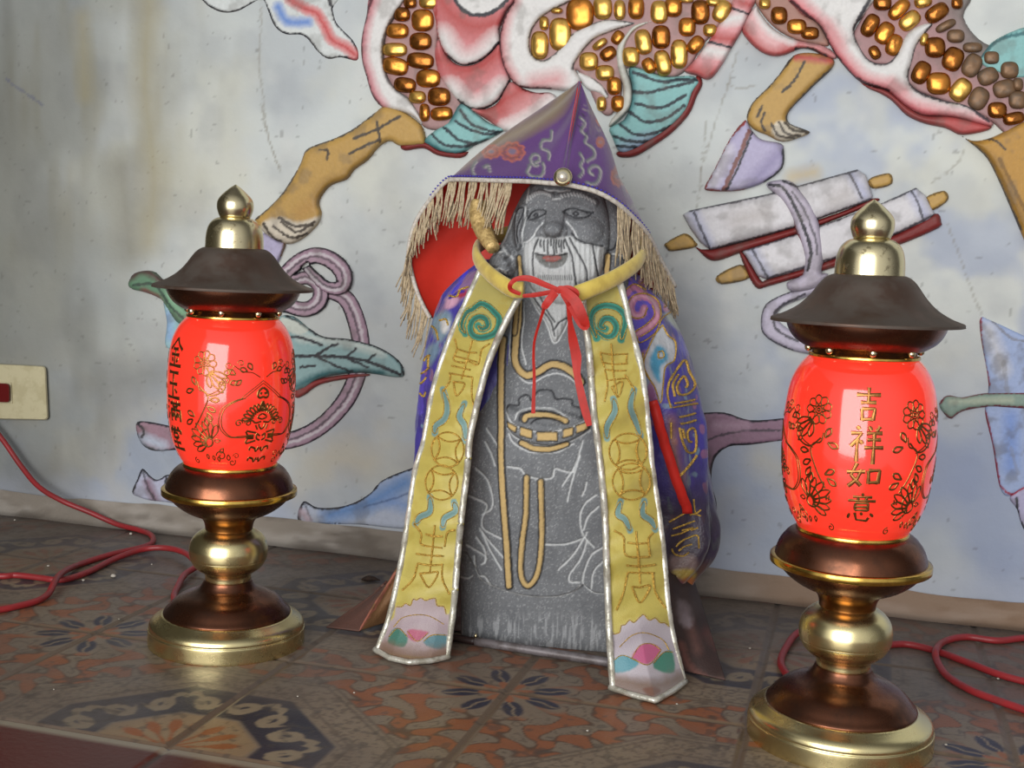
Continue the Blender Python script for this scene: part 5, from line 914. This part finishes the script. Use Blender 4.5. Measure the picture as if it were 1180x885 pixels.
# ---- bands
def band(L, R_, topY, botpts, bot, side):
    n, m = 460, 74
    L, R_ = cat(L, 8), cat(R_, 8)
    def res(c): 
        s = np.concatenate([[0], np.cumsum(np.linalg.norm(np.diff(c, axis=0), axis=1))]); t = np.linspace(0, s[-1], n); return np.stack([np.interp(t, s, c[:, k]) for k in (0, 1)], -1)
    L, R_ = res(L), res(R_); u = np.linspace(0, 1, m); v = np.linspace(0, 1, n)
    bot = np.array(bot, float); bx = np.stack([np.interp(u, np.linspace(0, 1, len(bot)), bot[:, k]) for k in (0, 1)], -1)
    lb = L[-1]*(1-u)[:, None]+R_[-1]*u[:, None]
    P = L[:, None, :]*(1-u)[None, :, None]+R_[:, None, :]*u[None, :, None]+(v**14)[:, None, None]*(bx-lb)[None]
    fy = on_floor(P[-1], .0035)[:, 1]
    Yt = topY[0]*(1-u)+topY[1]*u
    vv = v[:, None]; fl_ = fy[0]*(1-u)+fy[-1]*u; Y = Yt[None, :]*(1-vv)+fl_[None, :]*vv+(vv**14)*(fy-fl_)[None, :]
    Y += -.010*np.sin(np.pi*vv)*(.4+.6*np.sin(np.pi*u))[None, :]+.0022*np.sin(vv*34+u[None, :]*2)*(1-vv**6)+.0016*np.sin(vv*71+3*u[None, :])*(1-vv**6)
    Pf = P.reshape(-1, 2); d = ray(Pf); V = CC+d*((Y.ravel()-CC[1])/d[:, 1])[:, None]
    V[:, 2] = np.maximum(V[:, 2], .003)
    return Pf, V, n, m
def make_band(side, L, R_, topY, bot, ops, threads, label):
    Pf, V, n, m = band(L, R_, topY, None, bot, side)
    uu, vv = np.tile(np.linspace(0, 1, m), n), np.repeat(np.linspace(0, 1, n), m)
    C = np.tile(lin((172, 158, 76)), (len(V), 1)); Q = np.stack([uu*6, vv*40], -1)
    C += (ss(.4, .7, noise(Q, .7, 501, 3))*.5)[:, None]*(lin((190, 176, 92))-C); C += (ss(.25, .0, vv)*.75)[:, None]*(lin((158, 148, 86))-C)
    C += (ss(.55, .75, noise(Q, 1.2, 511, 3))*.35)[:, None]*(lin((160, 138, 52))-C)
    C = paint(Pf, C, ops, .6)
    C += (ss(.955, .985, vv+.02*(noise(Q, 3, 5)-.5))*.6)[:, None]*(lin((120, 96, 74))-C)
    o = build('yellow_band', V, facing(grid_faces(n, m), V, CC-V), MYEL, cloak, C); part(o, label)
    mo = o.modifiers.new('thickness', 'SOLIDIFY'); mo.thickness = .0014; mo.offset = -1
    G3 = V.reshape(n, m, 3)
    # silver piping along sides and hem
    for name, pts in (('piping', G3[:, 0]), ('piping', G3[:, -1]), ('hem_piping', G3[-1, :])):
        b = Bag(); p = pts[::3] if len(pts) > 100 else pts[::2]; r = (.0031 if name == 'piping' else .0026)*(1+.07*np.sin(np.arange(len(p))*.7)*RNG.random(len(p)))
        if name == 'piping': 
            sgn_ = 1 if pts is not None and np.allclose(pts[5], G3[5, 0]) else -1; p = p+SA*(.0028*sgn_)
        p = p+SN_*.0006; p = p.copy(); p[:, 2] = np.maximum(p[:, 2], .0033)
        tube(b, p, r, 8); part(b.make(name, MPIPE, o), 'silver-white piping' if name == 'piping' else 'gold-edged hem piping')
    sb = cast_surf(bvh_of([o]), .0001)
    for nm, w, h, lst in threads:
        b = Bag()
        for q in lst: stroke(b, q, w, h, sb, n=9, jit=.45)
        part(b.make(nm, MTHREAD, o, smooth=False))
    return o
def circ(c, rx, ry, a0=0, a1=360, n=26):
    return np.array([(c[0]+rx*math.cos(math.radians(a)), c[1]+ry*math.sin(math.radians(a))) for a in np.linspace(a0, a1, n)])
def coins(c1, c2, rx, ry, rot_):
    out = []
    for c in (c1, c2):
        out.append(circ(c, rx, ry))
        R2 = np.array([[math.cos(rot_), -math.sin(rot_)], [math.sin(rot_), math.cos(rot_)]])
        for dx, dy in ((1, 0), (-1, 0), (0, 1), (0, -1)):
            q = np.array([(t*rx*.75, -(.42+.30*(1-t*t)-.30)*ry*1.0-.0*ry) for t in np.linspace(-1, 1, 11)]); q[:, 1] = -(.72*ry)+(.26*ry)*(1-np.linspace(-1, 1, 11)**2)*1.0
            M2 = np.array([[dx if dx else 0, -dy if dy else 0], [dy if dy else 0, dx if dx else 0]], float)
            if dx: q = q[:, ::-1]*np.array([dx, 1])
            else: q = q*np.array([1, dy])
            out.append(np.array(c)+q@R2.T)
    return out
TG, TGD, TW = (52, 128, 110), (36, 96, 84), (110, 142, 136)
def wave(q, c=TW): return [Ln(q, 7.4, c, a=1.), Ln(q, 2.5, (92, 124, 122), a=.7)]
def wave_edge(q):
    p = cat(q, 6); t = np.gradient(p, axis=0); t /= np.linalg.norm(t, axis=1)[:, None]; n = np.stack([-t[:, 1], t[:, 0]], -1); s = np.sin(np.linspace(0, np.pi, len(p)))[:, None]**.4
    return [np.vstack([p+n*4*s]), np.vstack([p-n*4*s])]
# left band
spL = FX((270, 262), (255, 230), (272, 182), (300, 164), (332, 142), (362, 152), (388, 176), (408, 202), (402, 242), (380, 268), (332, 280), (300, 268), (290, 240), (302, 208), (330, 195), (354, 206), (360, 234), (338, 245), (322, 232))
wvL = [FX((178, 490), (196, 560), (186, 610), (150, 640), (145, 672)), FX((266, 548), (246, 600), (266, 640), (270, 700)), FL((290, 125), (290, 190), (246, 215), (226, 245)), FL((396, 148), (402, 190), (356, 220), (346, 262))]
lotL = [Fl(FL((140, 612), (165, 612), (182, 598), (204, 606), (215, 580), (232, 582), (250, 573), (270, 584), (290, 578), (314, 576), (322, 606), (352, 612), (362, 645), (392, 660), (388, 830), (40, 800), (80, 700), (130, 660)), (166, 150, 152), 1.5), Gl(FL((130, 730), (240, 670), (360, 700)), 16, (150, 132, 140), 1., .6), Fl(FL((188, 722), (215, 712), (275, 722), (282, 730), (235, 765), (200, 755)), (166, 84, 108), 1.5), Fl(FL((108, 745), (125, 715), (150, 710), (190, 745), (175, 790), (110, 778)), (62, 112, 98), 1.5), Fl(FL((262, 765), (300, 740), (362, 738), (355, 796), (290, 792)), (84, 122, 130), 1.5), Gl(FL((90, 800), (200, 850), (370, 825)), 12, (118, 88, 78), 1.)]
thL1 = [FX(*q) for q in (((300, 290), (278, 370), (255, 450)), ((228, 285), (236, 328), (224, 372), (275, 384)), ((238, 326), (280, 340), (318, 342)), ((370, 304), (338, 330), (322, 388), (285, 378)), ((228, 356), (270, 366), (318, 380)), ((206, 425), (250, 433), (300, 442)), ((215, 395), (250, 402), (292, 412)), ((210, 430), (206, 460), (180, 500)), ((222, 460), (268, 470), (235, 516), (222, 460)), ((300, 442), (296, 500), (302, 545), (312, 566)))]
thL2 = [FL(*q) for q in (((312, 250), (302, 350), (290, 460)), ((270, 290), (305, 298), (346, 300)), ((220, 245), (252, 288), (254, 336), (345, 352)), ((402, 270), (368, 284), (355, 346)), ((230, 378), (290, 385), (352, 388)), ((235, 420), (290, 428), (350, 425)), ((236, 420), (216, 490), (168, 540)), ((345, 425), (346, 490), (376, 556)), ((245, 465), (285, 462), (326, 462), (285, 526), (245, 465)))]
coL = coins((516, 518), (509, 556), 18.5, 20, .12)
arcL = [FL((130, 702), (168, 662), (230, 648), (290, 655), (352, 690)), FL((140, 612), (165, 612), (182, 598), (204, 606), (215, 580), (232, 582), (250, 573), (270, 584), (290, 578), (314, 576), (322, 606), (352, 612), (362, 645)), FL((108, 745), (150, 708), (190, 745)), FL((190, 722), (235, 765), (282, 728)), FL((262, 765), (300, 738), (362, 738))]
edges = lambda ws: [e for w in ws for e in wave_edge(w)]
make_band('l', [(552, 308), (535, 346), (517, 386), (497, 446), (485.5, 508), (476, 540), (468, 592), (460, 644), (446, 709), (432, 748)], [(604, 338), (592, 360), (581.5, 381), (564.5, 423), (553, 468), (545, 505), (542, 540), (533, 618), (526.6, 696), (519, 756)], (-.262, -.294), [(432, 748), (450, 758), (472, 763), (497, 761), (519, 756)],
          [Ln(spL, 8.6, TG), Ln(spL, 3, TGD)]+sum([wave(w) for w in wvL], [])+lotL, [('shou_embroidery', 2.0, .0012, thL1), ('shou_embroidery', 2.3, .0013, thL2), ('coin_embroidery', 1.9, .0012, coL), *[('wave_edging', 1.0, .0006, wave_edge(w)) for w in wvL], ('cloud_edging', 1.0, .0006, edges([spL])), ('lotus_edging', 1.0, .0006, arcL)], 'left yellow band, edges dusty, lotus at its hem')
spR = FY((62, 282), (40, 215), (50, 172), (90, 150), (140, 156), (172, 184), (178, 220), (168, 260), (162, 288)); spR2 = FY((60, 250), (100, 276), (130, 268), (142, 235), (122, 205), (92, 204), (78, 232), (98, 244))
wvR = [FY((130, 528), (136, 580), (105, 640), (104, 692)), FY((215, 492), (200, 560), (220, 620), (242, 682)), FZ((80, 118), (70, 165), (95, 185), (114, 226)), FZ((166, 118), (160, 165), (190, 190), (206, 222))]
lotR = [Fl(FZ((46, 602), (60, 602), (76, 595), (82, 572), (96, 568), (112, 552), (128, 560), (150, 540), (164, 532), (184, 552), (205, 544), (222, 560), (240, 562), (256, 575), (275, 560), (330, 775), (200, 860), (35, 800), (40, 700)), (172, 164, 170), 1.5), Gl(FZ((60, 680), (150, 600), (250, 650)), 14, (156, 146, 156), 1., .6), Fl(FZ((120, 690), (150, 645), (190, 638), (226, 660), (180, 712)), (176, 86, 122), 1.5), Fl(FZ((52, 700), (88, 680), (146, 705), (110, 736), (55, 742)), (82, 138, 150), 1.5), Fl(FZ((198, 710), (235, 670), (268, 668), (274, 742), (215, 735)), (58, 122, 102), 1.5), Gl(FZ((60, 770), (200, 790), (290, 765)), 12, (126, 112, 110), 1.), Fl(FZ((160, 802), (205, 795), (225, 812), (190, 830)), (112, 64, 68), 2)]
thR1 = [FY(*q) for q in (((120, 304), (130, 420), (146, 522)), ((75, 340), (120, 348), (182, 346)), ((85, 380), (130, 388), (188, 386)), ((95, 408), (135, 415), (182, 414)), ((76, 340), (84, 375), (96, 402)), ((186, 344), (184, 370), (182, 388)), ((95, 410), (106, 470), (94, 542)), ((176, 430), (202, 470), (216, 492)), ((122, 482), (166, 460), (150, 522), (122, 482)), ((105, 455), (140, 450), (180, 445)))]
thR2 = [FZ(*q) for q in (((135, 228), (144, 330), (150, 420)), ((55, 225), (90, 250), (100, 316), (182, 322)), ((196, 235), (180, 260), (186, 318)), ((104, 270), (140, 274), (182, 270)), ((98, 352), (150, 356), (206, 350)), ((104, 378), (150, 380), (202, 380)), ((105, 378), (90, 450), (64, 516)), ((196, 382), (206, 450), (242, 508)), ((120, 430), (150, 432), (186, 428), (150, 488), (120, 430)))]
coR = coins((723.5, 520.5), (727.5, 555), 21.5, 21, -.05)
arcR = [FZ((46, 602), (60, 602), (76, 595), (82, 572), (96, 568), (112, 552), (128, 560), (150, 540), (164, 532), (184, 552), (205, 544), (222, 560), (240, 562), (256, 575)), FZ((75, 650), (120, 608), (170, 598), (230, 622), (255, 660)), FZ((52, 700), (88, 680), (146, 705)), FZ((120, 690), (150, 645), (190, 638), (226, 660)), FZ((198, 710), (235, 670), (268, 668)), FZ((120, 690), (180, 714), (226, 662))]
make_band('r', [(668, 345), (671, 375), (675.7, 409), (680, 468), (687, 525), (693, 587), (696, 667), (699, 740), (702.6, 791.5)], [(718, 326), (725, 353), (731, 381), (743.5, 431), (752, 508), (755, 540), (766, 619), (775.4, 714), (791, 784)], (-.294, -.272), [(702.6, 791.5), (728, 800), (755, 807), (775, 796), (791, 784)],
          [Ln(spR, 8.6, TG), Ln(spR2, 8, TG), Ln(spR, 2.5, TGD), Ln(spR2, 2.5, TGD)]+sum([wave(w) for w in wvR], [])+lotR, [('shou_embroidery', 1.9, .0012, thR1), ('shou_embroidery', 2.3, .0013, thR2), ('coin_embroidery', 2.0, .0012, coR), *[('wave_edging', 1.0, .0006, wave_edge(w)) for w in wvR], ('cloud_edging', 1.0, .0006, edges([spR, spR2])), ('lotus_edging', 1.0, .0006, arcR)], 'right yellow band, pointed lotus hem on the floor')
# ---- collar
b = Bag(); cp = np.vstack([on_wall([(603, 334)], -.312), on_wall([(590, 333)], -.310), on_wall([(572, 322)], -.295), on_wall([(557, 308)], -.272), on_wall([(549, 293)], -.245), on_wall([(556, 280)], -.200), on_wall([(590, 268)], -.150), on_wall([(650, 262)], -.128), on_wall([(715, 268)], -.150), on_wall([(740, 284)], -.195), on_wall([(738, 298)], -.235), on_wall([(725, 310)], -.262), on_wall([(703, 323)], -.287), on_wall([(680, 333)], -.305), on_wall([(664, 339)], -.312)])
tube(b, cat(cp, 8), .0074, 14, flat=.55); b.make('collar', MCOLLAR, cloak)
# ---- red ribbon tie
def rib3(b, pts, Ys, w, th=.00045):
    p = cat([on_wall([q], Y)[0] for q, Y in zip(pts, Ys)], 6); T = np.gradient(p, axis=0); T /= np.linalg.norm(T, axis=1)[:, None]
    ww = np.interp(np.linspace(0, 1, len(p)), np.linspace(0, 1, len(w)), w)/2
    n = np.cross(T, SN_); n /= np.linalg.norm(n, axis=1)[:, None]; k = len(p)
    V = np.stack([p-n*ww[:, None], p+SN_*th, p+n*ww[:, None], p-SN_*th], 1).reshape(-1, 3)
    b.add(V, [tuple(f) for f in grid_faces(k, 4, True)]+[(0, 3, 2, 1), tuple((k-1)*4+j for j in range(4))])
b = Bag(); kn = (641, 337)
rib3(b, FK((235, 820), (170, 790), (168, 750), (215, 715), (300, 715), (400, 755), (490, 790)), [-.322, -.325, -.328, -.326, -.324, -.326, -.328], [.003, .004, .004, .004, .0055, .005, .004])
rib3(b, FK((250, 832), (330, 825), (420, 810), (490, 795)), [-.324, -.325, -.327, -.328], [.003, .004, .004, .004])
rib3(b, FK((500, 785), (560, 780), (610, 810), (600, 850)), [-.329, -.328, -.326, -.324], [.004, .005, .006, .006])
rib3(b, FQ((490, 25), (455, 80), (430, 115), (460, 90), (500, 40)), [-.330, -.333, -.332, -.331, -.330], [.005, .007, .006, .004, .004])
rib3(b, FQ((500, 30), (530, 20), (600, 80), (640, 160), (662, 225), (630, 210), (580, 120), (530, 40)), [-.330, -.331, -.333, -.332, -.328, -.326, -.328, -.33], [.005, .007, .009, .009, .007, .005, .005, .004])
o = b.make('ribbon_bow', MRIB, cloak, smooth=False)
b = Bag(); rib3(b, FQ((435, 100), (410, 180), (375, 300), (368, 400), (372, 520), (368, 640), (366, 720)), [-.331, -.322, -.312, -.306, -.304, -.306, -.308], [.003, .0024, .0022, .0024, .0028, .0032, .0036]); b.make('ribbon_tail', MRIB, cloak, smooth=False)
b = Bag(); rib3(b, FQ((565, 90), (575, 200), (590, 300), (610, 400), (615, 500), (640, 620), (665, 720), (685, 790)), [-.330, -.322, -.316, -.313, -.313, -.314, -.314, -.314], [.004, .004, .008, .009, .006, .007, .007, .005]); b.make('ribbon_tail', MRIB, cloak, smooth=False)
b = Bag(); sc2 = cast_surf(bcl, .004); p = cat(np.array([(748, 462), (758, 486), (768, 515), (777, 545), (784, 570), (789, 590)]), 6); w3 = sc2(p, np.zeros(len(p)))
ok = ~np.isnan(w3).any(1); w3 = w3[ok]; 
def flat_strip(b, p, w, th): 
    T = np.gradient(p, axis=0); T /= np.linalg.norm(T, axis=1)[:, None]; n = np.cross(T, SN_); n /= np.linalg.norm(n, axis=1)[:, None]; k = len(p)
    V = np.stack([p-n*w/2, p-n*w/2+SN_*th, p+n*w/2+SN_*th, p+n*w/2], 1).reshape(-1, 3); b.add(V, [tuple(f) for f in grid_faces(k, 4, True)]+[(0, 3, 2, 1), tuple((k-1)*4+j for j in range(4))])
flat_strip(b, w3, .0092, .001); part(b.make('side_strap', MSTRAP, cloak), 'plain red strap hanging down the right side')
# ---- trailing corners of the cloak on the floor
def sheet(name, quad, label, base, ops, bend=.0, n=60, m=40):
    """quad: four corners (picture point, depth or None = on floor), spanned smoothly"""
    W3 = [on_floor([q[0]], .0025)[0] if q[1] is None else on_wall([q[0]], q[1])[0] for q in quad]
    u, v = np.meshgrid(np.linspace(0, 1, m), np.linspace(0, 1, n)); u, v = u.ravel()[:, None], v.ravel()[:, None]
    V = (1-v)*((1-u)*W3[0]+u*W3[1])+v*((1-u)*W3[3]+u*W3[2])
    V = V+SN_*(bend*np.sin(np.pi*u)*(1-v**3))+SN_*(.004*np.sin(u*9+v*4)*(1-v)); V[:, 2] = np.maximum(V[:, 2], .0025)
    P = proj(V); C = paint(P, np.tile(lin(base), (len(V), 1)), ops, 1.5); C = weather(P, C, .5, .05, 77, (70, 56, 50))
    o = build(name, V, facing(grid_faces(n, m), V, CC-V), MTAIL, cloak, C); part(o, label); mo = o.modifiers.new('thickness', 'SOLIDIFY'); mo.thickness = .0018; return o
sheet('trailing_corner', [((768, 655), -.215), ((800, 668), -.170), ((836, 783), None), ((782, 772), None)], 'dusty brown corner of the cloak trailing right of the band', (52, 35, 32), [Gl(FZ((300, 640), (330, 720), (400, 770), (450, 775)), 7, (104, 66, 58), 1.), Gl(FZ((400, 600), (440, 640)), 12, (90, 50, 44), 1.), Gl(FZ((330, 560), (360, 660)), 10, (88, 60, 54), 1.), Fl(FZ((290, 480), (330, 500), (340, 570), (310, 575), (288, 530)), (124, 112, 116), 4)], .012)
sheet('trailing_corner', [((458, 652), -.232), ((470, 655), -.245), ((452, 715), None), ((414, 727), None)], 'orange-brown lining of the cloak corner left of the band', (118, 84, 52), [Ln([(455, 660), (435, 695), (413, 727)], 3, (158, 96, 78))], .0)
sheet('trailing_corner', [((440, 676), -.225), ((456, 662), -.230), ((414, 727), None), ((376, 722), None)], 'brown cloak corner lying flat on the floor at left', (88, 58, 48), [], .0)

# ================================================================== SMALL THINGS
o = thing('wall_outlet', 'cream plastic outlet plate with dark red plug on wall at left', 'outlet', tuple(on_wall([(10, 452)])[0]))
def plate_mesh(name, quad, d0, d1, m, parent, r=5):
    q = np.array(quad, float); c = q.mean(0); pts = []
    for i in range(4):
        a, p0, z = q[i-1], q[i], q[(i+1) % 4]; u1 = (a-p0)/np.linalg.norm(a-p0)*r; u2 = (z-p0)/np.linalg.norm(z-p0)*r
        for t in np.linspace(0, 1, 6): pts.append((1-t)**2*(p0+u1)+2*t*(1-t)*p0+t*t*(p0+u2))
    pts = np.array(pts); k = len(pts); ins_ = c+(pts-c)*.97
    V = np.vstack([on_wall(pts, -d0), on_wall(pts, -d1*.7), on_wall(ins_, -d1)]); F = [tuple(f)[::-1] for f in grid_faces(3, k, True)]+[tuple(2*k+j for j in range(k))]
    return build(name, V, F, m, parent, smooth=False)
plate_mesh('plate', [(-62, 416), (53, 422), (56, 484), (-60, 482)], 0, .009, MPLATE, o)
s_ = plate_mesh('socket', [(-40, 437), (13.5, 440), (15.5, 465.5), (-40, 463)], .008, .0105, MPLATE, o, 2)
plate_mesh('plug', [(-38, 440), (11, 442), (11.5, 464), (-38, 462)], .009, .016, MREDP, o, 4)
def cable(pts, label, r=.0034):
    b = Bag(); c = cat(np.array([on_floor([q[0]], q[1])[0] if q[1] is not None else on_wall([q[0]], -q[2])[0] for q in pts]), 9); tube(b, c, r, 10)
    return tag(b.make('power_cable', MCABLE, None), label, 'cable')
Z1 = zf(0, 560, 5.3636); z1 = lambda x, y: tuple(Z1((x, y))[0])
cable([((-40, 455), None, .012), ((-20, 478), None, .018), ((4, 508), None, .020), ((25, 538), None, .022), (z1(240, 5), None, .028), (z1(380, 90), None, .030), (z1(560, 165), .018), (z1(720, 235), .006), (z1(850, 270), .0036), (z1(930, 300), .0036), (z1(945, 345), .0036), (z1(880, 378), .0036), (z1(680, 425), .0036), (z1(480, 490), .0036), (z1(380, 540), .0100), (z1(335, 600), .0100), (z1(300, 665), .005), (z1(230, 710), .0036), (z1(120, 740), .0036), (z1(0, 765), .0036), ((-60, 712), .0036), ((-120, 716), .0036)], 'red power cable running down from the outlet and doubling back left')
cable([((-130, 650), .0036), ((-60, 662), .0036), ((0, 664), .0036), (z1(100, 552), .0036), (z1(250, 568), .0036), (z1(340, 580), .0036), (z1(430, 572), .0036), (z1(560, 525), .0036), (z1(700, 455), .004), (z1(850, 400), .006), (z1(960, 382), .008), (z1(1060, 388), .009), (z1(1140, 412), .010), (z1(1190, 450), .010), ((227, 652), .008), ((213, 662), .006), ((204, 678), .0045), ((201, 690), .0036), ((213, 712), .0036), ((232, 722), .0036)], 'red power cable arching along the floor to the left lamp')
Z5 = zf(820, 640, 3.2778); z5 = lambda x, y: tuple(Z5((x, y))[0])
cable([(z5(300, 470), .0036), (z5(262, 410), .0036), (z5(280, 350), .0036), (z5(330, 290), .0050), (z5(420, 275), .0055), (z5(520, 300), .0050), (z5(640, 335), .0036), (z5(740, 336), .0036), (z5(850, 362), .0036), (z5(960, 402), .0036), (z5(1080, 448), .0036), (z5(1200, 482), .0036), (z5(1320, 520), .0036), (z5(1600, 600), .0036), (z5(1900, 560), .0036)], 'red power cable leaving the right lamp toward the right edge')
cable([(z5(1900, 420), .0036), (z5(1600, 330), .0036), (z5(1330, 310), .0036), (z5(1180, 312), .0036), (z5(1080, 322), .0036), (z5(960, 308), .0036), (z5(880, 325), .0036), (z5(848, 358), .0108), (z5(852, 400), .006), (z5(890, 455), .0036), (z5(980, 510), .0036), (z5(1080, 548), .0036), (z5(1200, 590), .0036), (z5(1330, 640), .0036), (z5(1600, 700), .0036), (z5(1900, 640), .0036)], 'red power cable looping back on itself by the right edge')
b = Bag(); r0, r1 = on_floor([(548, 739), (720, 766)], .0045); rod = [r0+(r1-r0)*t for t in np.linspace(0, 1, 6)]
rt = thing('metal_rod', 'thin grey metal rod lying along the foot of the statue', 'rod', tuple((r0+r1)/2-np.array([0, 0, .0045])))
tube(b, rod, .0042, 14); b.make('shaft', MROD, rt)
b = Bag(); tube(b, [r0-(r1-r0)*.22, r0-(r1-r0)*.20, r0-(r1-r0)*.02, r0], [.002, .0036, .0036, .0036], 14); part(b.make('tip', MDARK, rt), 'black tip')
b = Bag(); tube(b, [r0+np.array([0, -.001, .004]), r0+np.array([.0005, -.001, .0075])], [.0016, .001], 8); part(b.make('stud', MPALE, rt), 'small bright stud')
# crumbs of plaster and a dead leaf
for i, (p, s) in enumerate([(z1(298, 500), 2.6), (z1(700, 565), 4.5), (z1(515, 588), 2.6), (z1(808, 302), 3.4), (z1(938, 488), 1.6), (z1(92, 215), 2.6), (z1(280, 208), 1.4), (z1(840, 255), 1.6), ((323, 628), 2.4), (z1(735, 826), 1.4), ((1150, 783), 2.0), ((864, 748), 2.0), ((1090, 859), 1.8), ((408, 799), 1.5), ((677, 843), 1.8), ((780, 812), 1.6), ((343, 803), 1.2), ((62, 795), 1.1)]):
    c = on_floor([p], 0)[0]; r = s/1250.*.5*1.3
    n_, m_ = 7, 10; V = []
    for a in np.linspace(0, math.pi, n_):
        for t in np.arange(m_)*2*math.pi/m_:
            k = 1+.35*(RNG.random()-.5); V.append(c+np.array([r*1.25*math.sin(a)*math.cos(t)*k, r*math.sin(a)*math.sin(t)*k, r*.8-r*.8*math.cos(a)*k]))
    V = np.array(V); V[:, 2] = np.maximum(V[:, 2], 0)
    where = ['beside the cable crossing', 'on the dark tile behind left lamp', 'left of the bigger flake behind left lamp', 'under the bend of the wall cable', 'near the cable arch behind left lamp', 'at the wall foot by the left edge', 'tiny, at the wall foot left', 'tiny, at wall foot above cable bend', 'at the wall foot right of left lamp', 'on the grout just left of left lamp', 'on the grout right of right lamp', 'on the floor left of right lamp', 'in front of right lamp, right side', 'on the tile below the left band', 'on the tile below the rod', 'by the tip of the right band', 'on the beige tile right of left lamp', 'near the red border tiles at left'][i]
    tag(build('plaster_crumb', V, grid_faces(n_, m_, True), MCRUMB, None), 'pale plaster crumb '+where, 'crumb', 'plaster crumbs on the floor')
b = Bag(); c0, c1 = on_floor([(416, 668), (438, 669)], .001); p = [c0+(c1-c0)*t+np.array([0, 0, .002*math.sin(t*3.1)]) for t in np.linspace(0, 1, 8)]
tube(b, p, [.0004, .002, .003, .0034, .003, .0024, .0012, .0003], 8, flat=1.); tag(b.make('dead_leaf', MLEAFD, None), 'curled dead leaf on the floor behind the left band', 'leaf')
